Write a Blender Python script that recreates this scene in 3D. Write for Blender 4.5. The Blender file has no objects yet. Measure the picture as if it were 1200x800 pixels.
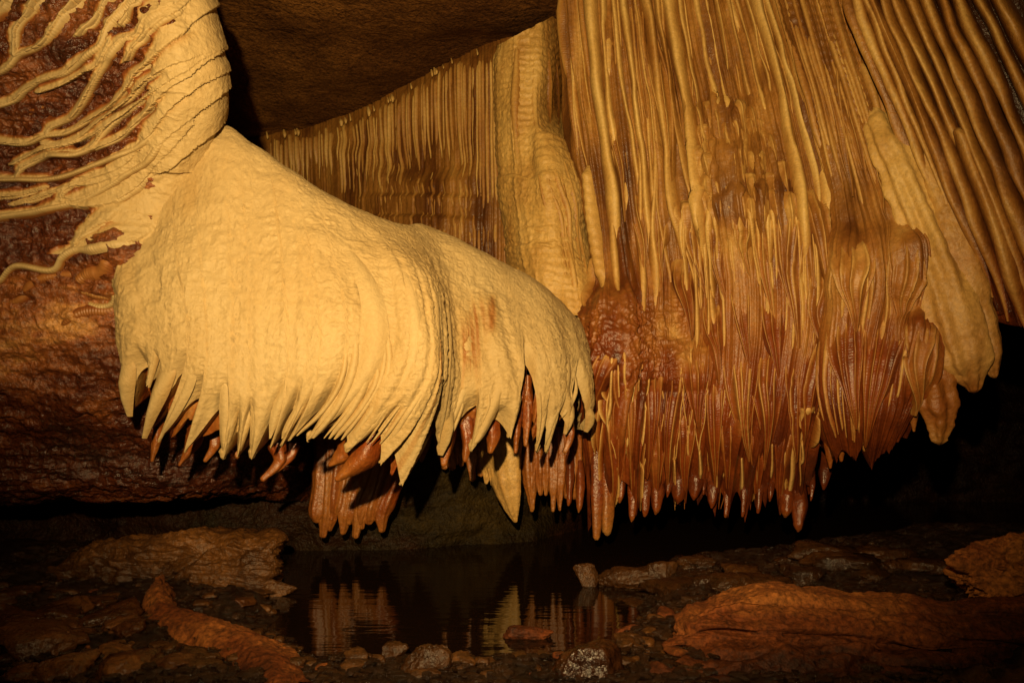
import bpy, bmesh, math, random
import numpy as np

scene = bpy.context.scene
COL = scene.collection
rng = np.random.default_rng(7)
random.seed(7)

# ------------------------------------------------------------------ camera, world, lamps
F, CX, HY, HC = 900.0, 600.0, 470.0, 1.25          # focal length in photo pixels, centre column, horizon row, eye height
cd = bpy.data.cameras.new("camera")
cam = bpy.data.objects.new("camera", cd)
COL.objects.link(cam)
cam.location = (0, 0, HC)
cam.rotation_euler = (math.radians(90), 0, 0)
cd.lens = 27.0
cd.sensor_width = 36.0
cd.shift_y = (HY - 400.0) / 1200.0
cd.clip_start = 0.05
cd.clip_end = 200.0
scene.camera = cam

world = bpy.data.worlds.new("World")
scene.world = world
world.use_nodes = True
bg = world.node_tree.nodes["Background"]
bg.inputs[0].default_value = (0.30, 0.15, 0.05, 1)      # no daylight reaches the cave
bg.inputs[1].default_value = 0.008

def spot(name, loc, target, watts, color, angle, blend, radius):
    ld = bpy.data.lights.new(name, 'SPOT')
    ld.energy = watts
    ld.color = color
    ld.spot_size = math.radians(angle)
    ld.spot_blend = blend
    ld.shadow_soft_size = radius
    o = bpy.data.objects.new(name, ld)
    COL.objects.link(o)
    o.location = loc
    d = np.array(target, float) - np.array(loc, float)
    import mathutils
    o.rotation_euler = mathutils.Vector(d).to_track_quat('-Z', 'Y').to_euler()
    return o

LAMP = (1.0, 0.69, 0.305)
spot("cave_lamp", (-0.28, -0.45, 2.08), (-0.10, 5.3, 2.58), 2400, LAMP, 86, 1.0, 0.05)

scene.view_settings.view_transform = 'Standard'
scene.view_settings.look = 'None'
scene.view_settings.exposure = 0.0
scene.view_settings.gamma = 1.0
scene.cycles.use_denoising = True
scene.cycles.max_bounces = 5
scene.cycles.diffuse_bounces = 3
scene.cycles.glossy_bounces = 3
scene.cycles.sample_clamp_indirect = 4.0

def rs(a, b): return float(rng.uniform(a, b))

# ------------------------------------------------------------------ noise
def _hash(ix, iy, iz, seed):
    h = (ix * 374761393 + iy * 668265263 + iz * 2147483647 + seed * 974634777) & 0xFFFFFFFF
    h = ((h ^ (h >> 13)) * 1274126177) & 0xFFFFFFFF
    h = ((h ^ (h >> 16)) * 2246822519) & 0xFFFFFFFF
    return ((h ^ (h >> 15)) & 0xFFFFFF) / float(0xFFFFFF)

def vnoise(p, seed=0):
    p = np.asarray(p, float)
    i = np.floor(p).astype(np.int64)
    f = p - i
    f = f * f * f * (f * (f * 6 - 15) + 10)
    x, y, z = i[..., 0], i[..., 1], i[..., 2]
    fx, fy, fz = f[..., 0], f[..., 1], f[..., 2]
    def c(dx, dy, dz): return _hash(x + dx, y + dy, z + dz, seed)
    a = c(0,0,0) * (1-fx) + c(1,0,0) * fx
    b = c(0,1,0) * (1-fx) + c(1,1,0) * fx
    d = c(0,0,1) * (1-fx) + c(1,0,1) * fx
    e = c(0,1,1) * (1-fx) + c(1,1,1) * fx
    return ((a*(1-fy)+b*fy) * (1-fz) + (d*(1-fy)+e*fy) * fz) * 2 - 1

def fbm(p, scale=1.0, octv=4, seed=0, gain=0.5, ridged=False):
    p = np.asarray(p, float) * scale
    s, a, t = 0, 1.0, 0
    for k in range(octv):
        n = vnoise(p * (2.03 ** k) + 17.3 * k, seed + k)
        if ridged: n = 1 - 2 * np.abs(n)
        s = s + a * n; t += a; a *= gain
    return s / t

def n1(x, seed=0):
    x = np.asarray(x, float)
    return vnoise(np.stack([x, np.zeros_like(x) + 0.37, np.zeros_like(x) + 0.71], -1), seed)

def sstep(a, b, x):
    t = np.clip((np.asarray(x, float) - a) / (b - a), 0, 1)
    return t * t * (3 - 2 * t)

def W(px, py, Y):
    px, py, Y = np.asarray(px, float), np.asarray(py, float), np.asarray(Y, float)
    return np.stack([(px - CX) / F * Y, Y, HC + (HY - py) / F * Y], -1)

def proj(P):
    return CX + F * P[..., 0] / P[..., 1], HY - F * (P[..., 2] - HC) / P[..., 1]

# ------------------------------------------------------------------ object helpers
def empty(name, loc, label, cat, group=None):
    o = bpy.data.objects.new(name, None)
    COL.objects.link(o)
    o.location = loc
    o['label'] = label; o['category'] = cat
    if group: o['group'] = group
    return o

def tag(o, label=None, cat=None, group=None, kind=None):
    if label: o['label'] = label
    if cat: o['category'] = cat
    if group: o['group'] = group
    if kind: o['kind'] = kind
    return o

def link_mesh(name, verts, faces, mat, parent=None, tone=None, along=None, smooth=True):
    """verts (n,3) world; faces (m,4) or (m,3) int array"""
    verts = np.asarray(verts, np.float32)
    loc = np.zeros(3)
    if parent is not None:
        loc = np.array(parent.location)
        if parent.parent is not None: loc = loc + np.array(parent.parent.location)
    else:
        loc = np.array([verts[:, 0].mean(), verts[:, 1].mean(), verts[:, 2].min()])
    v = verts - loc.astype(np.float32)
    me = bpy.data.meshes.new(name)
    me.vertices.add(len(v)); me.vertices.foreach_set("co", v.ravel())
    k = faces.shape[1]
    me.loops.add(faces.size); me.loops.foreach_set("vertex_index", faces.astype(np.int32).ravel())
    me.polygons.add(len(faces))
    me.polygons.foreach_set("loop_start", np.arange(0, faces.size, k, dtype=np.int32))
    me.polygons.foreach_set("loop_total", np.full(len(faces), k, np.int32))
    me.polygons.foreach_set("use_smooth", np.full(len(faces), smooth))
    me.update(calc_edges=True)
    me.validate()
    for nm, arr in (("tone", tone), ("along", along)):
        if arr is not None:
            at = me.attributes.new(nm, 'FLOAT', 'POINT')
            at.data.foreach_set("value", np.asarray(arr, np.float32).ravel())
    me.materials.append(mat)
    o = bpy.data.objects.new(name, me)
    COL.objects.link(o)
    if parent is not None: o.parent = parent
    else: o.location = loc
    return o

def grid_faces(nv, nu, wrap=False):
    i = np.arange(nv * nu).reshape(nv, nu)
    if wrap:
        j = np.concatenate([i, i[:, :1]], 1)
    else:
        j = i
    return np.stack([j[:-1, :-1], j[:-1, 1:], j[1:, 1:], j[1:, :-1]], -1).reshape(-1, 4)

def link_grid(name, P, mat, parent=None, tone=None, along=None, wrap=False, flip=False):
    f = grid_faces(P.shape[0], P.shape[1], wrap)
    if flip: f = f[:, ::-1]
    return link_mesh(name, P.reshape(-1, 3), f, mat, parent,
                     None if tone is None else np.broadcast_to(tone, P.shape[:2]),
                     None if along is None else np.broadcast_to(along, P.shape[:2]))

# ------------------------------------------------------------------ splines and sheets
def cr_matrix(n, m):
    """m samples of a uniform Catmull-Rom spline through n points"""
    t = np.linspace(0, n - 1, m)
    return cr_at(n, t)

def cr_at(n, t):
    t = np.clip(t, 0, n - 1)
    M = np.zeros((len(t), n))
    i = np.minimum(np.floor(t).astype(int), n - 2)
    f = t - i
    w = [(-f + 2*f**2 - f**3) / 2, (2 - 5*f**2 + 3*f**3) / 2, (f + 4*f**2 - 3*f**3) / 2, (-f**2 + f**3) / 2]
    for k in range(4):
        j = i - 1 + k
        for r in range(len(t)):
            jj = j[r]
            if jj < 0:
                M[r, 0] += 2 * w[k][r]; M[r, 1] -= w[k][r]
            elif jj >= n:
                M[r, n-1] += 2 * w[k][r]; M[r, n-2] -= w[k][r]
            else:
                M[r, jj] += w[k][r]
    return M

def path(pts, m):
    pts = np.asarray(pts, float)
    return cr_matrix(len(pts), m) @ pts

class Sheet:
    """a surface through a net of control points; columns run down the flow. ctrl[col][row] = (px, py, depth)"""
    def __init__(self, ctrl, nu, nv, low=None):
        C = np.asarray(ctrl, float).transpose(1, 0, 2)      # rows, cols
        Wd = W(C[..., 0], C[..., 1], C[..., 2])
        Mv, Mu = cr_matrix(C.shape[0], nv), cr_matrix(C.shape[1], nu)
        self.base = np.einsum('vi,ijk,uj->vuk', Mv, Wd, Mu)
        self.nu, self.nv = nu, nv
        self.u = np.linspace(0, 1, nu)[None, :].repeat(nv, 0)
        self.v = np.linspace(0, 1, nv)[:, None].repeat(nu, 1)
        self._normals()
        if low is not None:
            self.base = self.base + self.N * low(self.u, self.v, self.base)[..., None]
            self._normals()
    def _normals(self):
        self.Pu = np.gradient(self.base, axis=1) * (self.nu - 1)
        self.Pv = np.gradient(self.base, axis=0) * (self.nv - 1)
        N = np.cross(self.Pu, self.Pv)
        N /= np.linalg.norm(N, axis=-1, keepdims=True) + 1e-9
        eye = np.array([0, 0, HC]) - self.base
        if (N * eye).sum() < 0: N = -N; self.flip = False
        else: self.flip = True
        self.N = N
        self.px, self.py = proj(self.base)
    def at(self, arr, u, v):
        u = np.clip(u, 0, 1) * (self.nu - 1); v = np.clip(v, 0, 1) * (self.nv - 1)
        i = np.minimum(u.astype(int), self.nu - 2); j = np.minimum(v.astype(int), self.nv - 2)
        a = (u - i); b = (v - j)
        if arr.ndim == 3: a = a[..., None]; b = b[..., None]
        return (arr[j, i]*(1-a) + arr[j, i+1]*a) * (1-b) + (arr[j+1, i]*(1-a) + arr[j+1, i+1]*a) * b
    def pos(self, u, v):
        u, v = np.asarray(u, float), np.asarray(v, float)
        P = self.at(self.base, u, v)
        ov = np.maximum(v - 1, 0)[..., None]
        return P + ov * self.at(self.Pv, u, v)
    def uv(self, pts):
        """(px, py) -> (u, v)"""
        sx, sy = self.px[::2, ::2], self.py[::2, ::2]
        fr = ((self.N * (np.array([0, 0, HC]) - self.base)).sum(-1))[::2, ::2]
        pen = np.where(fr > 0, 0, 400.0)
        out = []
        for (x, y) in pts:
            k = np.argmin((sx - x)**2 + (sy - y)**2 + pen)
            j, i = divmod(k, sx.shape[1])
            out.append((self.u[0, ::2][i], self.v[::2, 0][j]))
        return np.array(out)
    def mesh(self, name, mat, parent, hi=None, tone=None, kind=None):
        P = self.base
        if hi is not None: P = P + self.N * hi(self.u, self.v, P)[..., None]
        t = tone(self.u, self.v, P) if callable(tone) else tone
        al = np.concatenate([np.zeros((1, self.nu)), np.cumsum(np.linalg.norm(np.diff(self.base, axis=0), axis=-1), 0)])
        o = link_grid(name, P, mat, parent, t, al, flip=self.flip)
        if kind: o['kind'] = kind
        return o

def strand(sh, us, vs, w, h, name, mat, parent, tone=(0.15, 0.5), nl=40, nw=9, p=1.0, sink=0.006, seed=0, rip=0.0, knob=0.0, ripf=60.0, jit=0.0, taper=(.10, .14), shape=None):
    """a raised flute laid along a path on a sheet: w, h half width and height in metres (arrays or control lists along the path)"""
    s = np.linspace(0, 1, nl)
    us = path(np.array(us)[:, None], nl)[:, 0] if len(us) != nl else np.asarray(us)
    vs = path(np.array(vs)[:, None], nl)[:, 0] if len(vs) != nl else np.asarray(vs)
    def arr(q):
        q = np.atleast_1d(np.asarray(q, float))
        return np.interp(s, np.linspace(0, 1, len(q)), q) if len(q) > 1 else np.full(nl, q[0])
    w, h = arr(w), arr(h)
    e0, e1 = taper
    ta = sstep(-.02, e0, s) if e0 else 1
    tb = sstep(-.02, e1, 1 - s) if e1 else 1
    w = w * (.25 + .75 * np.sqrt(ta * tb)); h = h * (ta * tb)
    lu = np.linalg.norm(sh.at(sh.Pu, us, vs), axis=-1); lv = np.linalg.norm(sh.at(sh.Pv, us, vs), axis=-1)
    mu, mv = np.gradient(us) * lu, np.gradient(vs) * lv
    ln = np.sqrt(mu**2 + mv**2) + 1e-9
    al = np.cumsum(ln)
    if jit:
        d = jit * n1(al * 5.0 + seed * 3.1, seed)
        us = us + d * (mv / ln) / lu; vs = vs - d * (mu / ln) / lv
    if knob:
        kn = n1(al * 3.2 + seed * 7.7, seed + 5)
        w = w * (1 + knob * kn); h = h * (1 + knob * n1(al * 4.5 + seed, seed + 9))
    offs = 0.0
    if getattr(sh, 'hi', None) is not None:      # follow the rock's own relief
        q = sh.hi(us, vs, sh.pos(us, vs))
        q = np.convolve(np.pad(q, 6, 'edge'), np.ones(13) / 13, 'valid')
        offs = np.maximum(q, -.01)[:, None]
    t = np.linspace(-1, 1, nw)
    ou, ov = (mv / ln) / lu, -(mu / ln) / lv
    U = us[:, None] + (w * ou)[:, None] * t[None, :]
    V = vs[:, None] + (w * ov)[:, None] * t[None, :]
    prof = (1 - t**2) ** p
    H = h[:, None] * prof[None, :]
    if rip: H = H * (1 + rip * np.sin(al * ripf + seed)[:, None])
    if shape is not None: H, tone = shape(s[:, None], t[None, :], w[:, None], h[:, None])
    P = sh.pos(U, V) + sh.at(sh.N, U, V) * (H + offs - sink)[..., None]
    if isinstance(tone, tuple):
        a, b = tone
        tt = a + (b - a) * np.abs(t[None, :]) ** 1.5 + 0.06 * n1(al * 3 + seed * 2.3, seed)[:, None]
    else:
        tt = tone
    return link_grid(name, P, mat, parent, tt, np.repeat(al[:, None], nw, 1), flip=not sh.flip)

def tube(pts, rad, name, mat, parent, tone=0.3, ns=12, nl=30, flute=0.0, nf=5, seed=0, flat=1.0, rough=0.0):
    """a closed round pendant swept along a world-space path"""
    C = path(pts, nl)
    s = np.linspace(0, 1, nl)
    R = np.interp(s, np.linspace(0, 1, len(rad)), rad)
    R = R * (1 + 0.10 * n1(s * 7 + seed, seed) + (.025 * n1(s * 38 + seed, seed + 2) if nl > 100 else 0))
    T = np.gradient(C, axis=0); T /= np.linalg.norm(T, axis=1, keepdims=True) + 1e-9
    A = np.cross(T, np.array([0, 1.0, 0])); A /= np.linalg.norm(A, axis=1, keepdims=True) + 1e-9
    B = np.cross(T, A)
    th = np.linspace(0, 2 * math.pi, ns, endpoint=False)
    rr = R[:, None] * (1 + flute * np.cos(nf * th + seed + 1.5 * s[:, None]) + .12 * n1(th[None, :] * 2.2 + s[:, None] * 3 + seed, seed + 1))
    P = C[:, None, :] + rr[..., None] * (np.cos(th)[None, :, None] * A[:, None, :] + flat * np.sin(th)[None, :, None] * B[:, None, :])
    if rough:
        P = P + (fbm(P, 9.0, 3, seed) * rough)[..., None] * (P - C[:, None, :]) / (R[:, None, None] + 1e-6)
    al = np.concatenate([[0], np.cumsum(np.linalg.norm(np.diff(C, axis=0), axis=1))])
    v = np.concatenate([P.reshape(-1, 3), C[-1:] + T[-1:] * R[-1] * 0.8])
    f = grid_faces(nl, ns, True)
    tip = nl * ns
    last = (nl - 1) * ns + np.arange(ns)
    f2 = np.stack([last, np.roll(last, -1), np.full(ns, tip), np.full(ns, tip)], -1)
    tn = np.broadcast_to(np.asarray(tone if np.ndim(tone) else [tone], float), (1,)) if np.ndim(tone) == 0 else np.interp(s, np.linspace(0, 1, len(tone)), tone)
    tn = np.repeat(np.broadcast_to(tn, (nl,)) if len(np.atleast_1d(tn)) == 1 else tn, ns)
    # quads with a repeated corner are written as a separate triangle fan
    me_faces = f
    o = link_mesh(name, v, me_faces, mat, parent, np.concatenate([tn, tn[-1:]]), np.concatenate([np.repeat(al, ns), al[-1:]]))
    bm = bmesh.new(); bm.from_mesh(o.data); bm.verts.ensure_lookup_table()
    for k in range(ns):
        try: fc = bm.faces.new((bm.verts[last[k]], bm.verts[last[(k+1) % ns]], bm.verts[tip])); fc.smooth = True
        except ValueError: pass
    bmesh.ops.recalc_face_normals(bm, faces=bm.faces)
    bm.to_mesh(o.data); bm.free()
    return o

# ------------------------------------------------------------------ materials
def node(nt, typ, **kw):
    n = nt.nodes.new(typ)
    for k, v in kw.items():
        if k == 'inp':
            for kk, vv in v.items(): n.inputs[kk].default_value = vv
        else: setattr(n, k, v)
    return n

def flow_mat(name, stops, rough=(0.6, 0.25), var=0.22, streak=(7, 7, 1.2), bump=((55, 0.5, 0.006), (170, 0.35, 0.0025)), ripple=None, spec=0.5, fleck=0.12, wetnoise=0.15, low=None):
    """calcite: colour follows the mineral stain and some painted gap shade ('tone' 0 clean .. 1 iron red), streaked down the flow"""
    m = bpy.data.materials.new(name); m.use_nodes = True
    nt = m.node_tree; L = nt.links.new
    bs = nt.nodes["Principled BSDF"]
    tc = node(nt, "ShaderNodeTexCoord")
    geo = node(nt, "ShaderNodeNewGeometry")
    at = node(nt, "ShaderNodeAttribute", attribute_name="tone")
    mp = node(nt, "ShaderNodeMapping"); mp.inputs['Scale'].default_value = streak
    L(geo.outputs['Position'], mp.inputs['Vector'])
    n1_ = node(nt, "ShaderNodeTexNoise", inp={'Scale': 1.0, 'Detail': 6.0, 'Roughness': 0.6})
    L(mp.outputs[0], n1_.inputs['Vector'])
    n2_ = node(nt, "ShaderNodeTexNoise", inp={'Scale': 2.2, 'Detail': 5.0, 'Roughness': 0.6})
    L(geo.outputs['Position'], n2_.inputs['Vector'])
    a1 = node(nt, "ShaderNodeMath", operation='MULTIPLY_ADD'); a1.inputs[1].default_value = var * 2; L(n1_.outputs[0], a1.inputs[0]); L(at.outputs['Fac'], a1.inputs[2])
    a2 = node(nt, "ShaderNodeMath", operation='MULTIPLY_ADD'); a2.inputs[1].default_value = var * 1.6; L(n2_.outputs[0], a2.inputs[0]); L(a1.outputs[0], a2.inputs[2])
    a3 = node(nt, "ShaderNodeMath", operation='SUBTRACT'); a3.inputs[1].default_value = var * 1.8; L(a2.outputs[0], a3.inputs[0])
    rp = node(nt, "ShaderNodeValToRGB")
    el = rp.color_ramp.elements
    while len(el) > 1: el.remove(el[-1])
    for i, (p_, c) in enumerate(stops):
        e = el[0] if i == 0 else el.new(p_)
        e.position = p_; e.color = (*c, 1)
    L(a3.outputs[0], rp.inputs[0])
    col_out = rp.outputs[0]
    if low:                                      # iron-red staining of the lower zone, ragged at its upper limit
        rp2 = node(nt, "ShaderNodeValToRGB")
        e2 = rp2.color_ramp.elements
        while len(e2) > 1: e2.remove(e2[-1])
        for i, (p_, c) in enumerate(low):
            e = e2[0] if i == 0 else e2.new(p_)
            e.position = p_; e.color = (*c, 1)
        L(a3.outputs[0], rp2.inputs[0])
        sp = node(nt, "ShaderNodeSeparateXYZ"); L(geo.outputs['Position'], sp.inputs[0])
        zz = node(nt, "ShaderNodeMath", operation='MULTIPLY_ADD'); zz.inputs[1].default_value = 1.6
        L(n1_.outputs[0], zz.inputs[0]); L(sp.outputs['Z'], zz.inputs[2])
        mz = node(nt, "ShaderNodeMapRange", inp={'From Min': 3.75, 'From Max': 2.05, 'To Min': 0.0, 'To Max': 1.0}); mz.interpolation_type = 'SMOOTHSTEP'
        L(zz.outputs[0], mz.inputs['Value'])
        m2 = node(nt, "ShaderNodeMix", data_type='RGBA'); L(mz.outputs[0], m2.inputs[0]); L(rp.outputs[0], m2.inputs[6]); L(rp2.outputs[0], m2.inputs[7])
        col_out = m2.outputs[2]
    nf = node(nt, "ShaderNodeTexNoise", inp={'Scale': 38.0, 'Detail': 4.0, 'Roughness': 0.7})
    L(geo.outputs['Position'], nf.inputs['Vector'])
    mr = node(nt, "ShaderNodeMapRange", inp={'From Min': 0.3, 'From Max': 0.7, 'To Min': 1 - fleck * 2, 'To Max': 1 + fleck})
    L(nf.outputs[0], mr.inputs['Value'])
    mx = node(nt, "ShaderNodeMix", data_type='RGBA', blend_type='MULTIPLY'); mx.inputs[0].default_value = 1.0
    L(col_out, mx.inputs[6]); L(mr.outputs[0], mx.inputs[7])
    L(mx.outputs[2], bs.inputs['Base Color'])
    rr = node(nt, "ShaderNodeMapRange", inp={'From Min': 0.3, 'From Max': 0.85, 'To Min': rough[0], 'To Max': rough[1]})
    L(a3.outputs[0], rr.inputs['Value'])
    rn = node(nt, "ShaderNodeMath", operation='MULTIPLY_ADD'); rn.inputs[1].default_value = wetnoise * 2
    rn.use_clamp = True
    rs = node(nt, "ShaderNodeMath", operation='SUBTRACT'); rs.inputs[1].default_value = wetnoise
    L(n2_.outputs[0], rn.inputs[0]); L(rr.outputs[0], rn.inputs[2]); L(rn.outputs[0], rs.inputs[0]); rs.use_clamp = True
    rmx = node(nt, "ShaderNodeMath", operation='MAXIMUM'); rmx.inputs[1].default_value = 0.12; L(rs.outputs[0], rmx.inputs[0])
    L(rmx.outputs[0], bs.inputs['Roughness'])
    bs.inputs['Specular IOR Level'].default_value = spec
    prev = None
    for (sc, st, dist) in bump:
        nb = node(nt, "ShaderNodeTexNoise", inp={'Scale': float(sc), 'Detail': 3.0, 'Roughness': 0.55, 'Distortion': 0.4})
        L(geo.outputs['Position'], nb.inputs['Vector'])
        b = node(nt, "ShaderNodeBump", inp={'Strength': st, 'Distance': dist})
        L(nb.outputs[0], b.inputs['Height'])
        if prev is not None: L(prev.outputs[0], b.inputs['Normal'])
        prev = b
    if ripple:
        fr, dist = ripple
        aa = node(nt, "ShaderNodeAttribute", attribute_name="along")
        nn = node(nt, "ShaderNodeTexNoise", inp={'Scale': 14.0, 'Detail': 2.0}); L(geo.outputs['Position'], nn.inputs['Vector'])
        m1 = node(nt, "ShaderNodeMath", operation='MULTIPLY_ADD'); m1.inputs[1].default_value = fr
        m0 = node(nt, "ShaderNodeMath", operation='MULTIPLY'); m0.inputs[1].default_value = 5.0
        L(nn.outputs[0], m0.inputs[0]); L(aa.outputs['Fac'], m1.inputs[0]); L(m0.outputs[0], m1.inputs[2])
        sn = node(nt, "ShaderNodeMath", operation='SINE'); L(m1.outputs[0], sn.inputs[0])
        n5 = node(nt, "ShaderNodeTexNoise", inp={'Scale': 9.0, 'Detail': 2.0}); L(geo.outputs['Position'], n5.inputs['Vector'])
        mm = node(nt, "ShaderNodeMapRange", inp={'From Min': 0.38, 'From Max': 0.62, 'To Min': 0.0, 'To Max': 1.0}); L(n5.outputs[0], mm.inputs['Value'])
        mq = node(nt, "ShaderNodeMath", operation='MULTIPLY'); L(sn.outputs[0], mq.inputs[0]); L(mm.outputs[0], mq.inputs[1])
        b = node(nt, "ShaderNodeBump", inp={'Strength': 0.8, 'Distance': dist}); L(mq.outputs[0], b.inputs['Height'])
        if prev is not None: L(prev.outputs[0], b.inputs['Normal'])
        prev = b
    if prev is not None: L(prev.outputs[0], bs.inputs['Normal'])
    return m

CREAM = [(0.0, (0.45, 0.340, 0.165)), (0.26, (0.40, 0.268, 0.105)), (0.50, (0.28, 0.115, 0.028)), (0.72, (0.17, 0.048, 0.013)), (1.0, (0.05, 0.014, 0.005))]
TAN   = [(0.0, (0.64, 0.46, 0.18)), (0.28, (0.50, 0.285, 0.080)), (0.50, (0.30, 0.110, 0.020)), (0.70, (0.19, 0.040, 0.006)), (0.86, (0.10, 0.020, 0.005)), (1.0, (0.04, 0.010, 0.004))]
BROWN = [(0.0, (0.50, 0.24, 0.07)), (0.26, (0.25, 0.078, 0.020)), (0.56, (0.085, 0.020, 0.006)), (1.0, (0.022, 0.008, 0.004))]
TANB  = [(0.0, (0.64, 0.46, 0.17)), (0.28, (0.48, 0.295, 0.080)), (0.48, (0.29, 0.130, 0.024)), (0.66, (0.115, 0.040, 0.008)), (0.82, (0.040, 0.013, 0.004)), (1.0, (0.018, 0.006, 0.002))]
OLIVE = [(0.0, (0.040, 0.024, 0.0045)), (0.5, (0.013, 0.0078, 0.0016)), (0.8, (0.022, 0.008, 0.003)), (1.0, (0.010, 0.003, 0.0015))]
M = {
 'cream': flow_mat('cream_flowstone', CREAM, rough=(0.62, 0.22), var=0.10, bump=((48, 0.55, 0.010), (130, 0.4, 0.004)), ripple=None, fleck=0.06, spec=0.35),
 'ridge': flow_mat('cream_ridge', CREAM, rough=(0.6, 0.25), var=0.10, bump=((60, 0.4, 0.005),), ripple=(400.0, 0.0012), fleck=0.08, spec=0.4),
 'tan': flow_mat('tan_drapery', TANB, low=TAN, rough=(0.55, 0.30), var=0.20, bump=((32, 0.5, 0.012), (110, 0.6, 0.005)), ripple=None, fleck=0.14),
 'fold': flow_mat('drapery_fold_calcite', TANB, low=TAN, rough=(0.55, 0.30), var=0.18, bump=((40, 0.5, 0.008), (130, 0.5, 0.004)), ripple=(330.0, 0.0006), fleck=0.12),
 'wet': flow_mat('wet_red_calcite', TAN, rough=(0.48, 0.28), var=0.16, streak=(9, 9, 1.0), bump=((30, 0.6, 0.012), (95, 0.5, 0.005)), fleck=0.2),
 'wall': flow_mat('wet_brown_rock', BROWN, rough=(0.30, 0.15), var=0.40, streak=(4, 4, 12.0), bump=((16, 0.8, 0.03), (45, 0.8, 0.016), (130, 0.8, 0.006)), fleck=0.3),
 'ceil': flow_mat('ceiling_rock', [(0, (0.20, 0.085, 0.020)), (0.5, (0.095, 0.037, 0.009)), (1, (0.045, 0.017, 0.005))], rough=(0.9, 0.8), var=0.4, streak=(3, 1.6, 3), bump=((6, 0.8, 0.06), (22, 0.8, 0.03), (70, 0.7, 0.012)), fleck=0.35, spec=0.1),
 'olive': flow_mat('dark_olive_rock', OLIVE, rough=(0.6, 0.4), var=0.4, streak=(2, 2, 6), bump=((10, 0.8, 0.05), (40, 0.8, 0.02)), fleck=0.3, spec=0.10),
 'mud': flow_mat('wet_dark_mud', [(0, (0.09, 0.036, 0.008)), (0.42, (0.030, 0.011, 0.0035)), (1, (0.008, 0.0035, 0.002))], rough=(0.30, 0.10), var=0.45, streak=(5, 5, 5), bump=((30, 0.9, 0.02), (90, 1.0, 0.014), (240, 1.0, 0.006)), fleck=0.3),
 'stone': flow_mat('wet_dark_stone', [(0, (0.20, 0.078, 0.016)), (0.45, (0.070, 0.026, 0.006)), (1, (0.012, 0.005, 0.0025))], rough=(0.42, 0.16), var=0.42, streak=(5, 5, 5), bump=((25, 0.8, 0.018), (90, 0.8, 0.009), (230, 0.6, 0.003)), fleck=0.3),
 'redstone': flow_mat('wet_red_brown_stone', [(0, (0.20, 0.075, 0.016)), (0.45, (0.075, 0.024, 0.006)), (1, (0.012, 0.005, 0.003))], rough=(0.42, 0.16), var=0.45, streak=(6, 6, 8), bump=((25, 0.8, 0.018), (90, 0.7, 0.007)), fleck=0.3),
 'orange': flow_mat('orange_clay_rock', [(0, (0.36, 0.125, 0.025)), (0.40, (0.17, 0.042, 0.008)), (0.75, (0.06, 0.015, 0.004)), (1, (0.02, 0.008, 0.004))], rough=(0.85, 0.45), var=0.42, streak=(3, 3, 9), bump=((20, 0.7, 0.02), (80, 0.8, 0.008), (260, 0.8, 0.004)), fleck=0.4, spec=0.25),
}
def water_mat():
    m = bpy.data.materials.new('pool_water'); m.use_nodes = True
    nt = m.node_tree; L = nt.links.new
    bs = nt.nodes["Principled BSDF"]
    bs.inputs['Base Color'].default_value = (0.012, 0.006, 0.003, 1)
    bs.inputs['Roughness'].default_value = 0.02
    bs.inputs['IOR'].default_value = 1.33
    geo = node(nt, "ShaderNodeNewGeometry")
    mp = node(nt, "ShaderNodeMapping"); mp.inputs['Scale'].default_value = (1.2, 7.0, 1)
    L(geo.outputs['Position'], mp.inputs['Vector'])
    n = node(nt, "ShaderNodeTexNoise", inp={'Scale': 1.6, 'Detail': 3.0, 'Roughness': 0.5}); L(mp.outputs[0], n.inputs['Vector'])
    b = node(nt, "ShaderNodeBump", inp={'Strength': 0.30, 'Distance': 0.010}); L(n.outputs[0], b.inputs['Height'])
    L(b.outputs[0], bs.inputs['Normal'])
    return m
M['water'] = water_mat()

# ------------------------------------------------------------------ the setting: ceiling, walls, ground, pool
def plain_grid(name, X, Y, Z, mat, tone, kind='structure', flip=False):
    o = link_grid(name, np.stack([X, Y, Z], -1), mat, None, tone, flip=flip)
    o['kind'] = kind
    return o

gx, gy = np.meshgrid(np.linspace(-9, 9, 260), np.linspace(-3, 13, 240))
P = np.stack([gx, gy, gx * 0], -1)
cz = 4.62 + 0.10 * fbm(P, 0.5, 4, 3) + 0.05 * fbm(P, 2.2, 4, 4) - 0.30 * sstep(6.3, 9.5, gy) * sstep(0.5, -3.0, gx)
plain_grid('ceiling', gx, gy, cz, M['ceil'], 0.45 + 0.35 * fbm(P, 0.9, 4, 9) - 0.5 * sstep(0.42, 0.5, fbm(P, 1.1, 2, 21)), flip=True)

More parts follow.
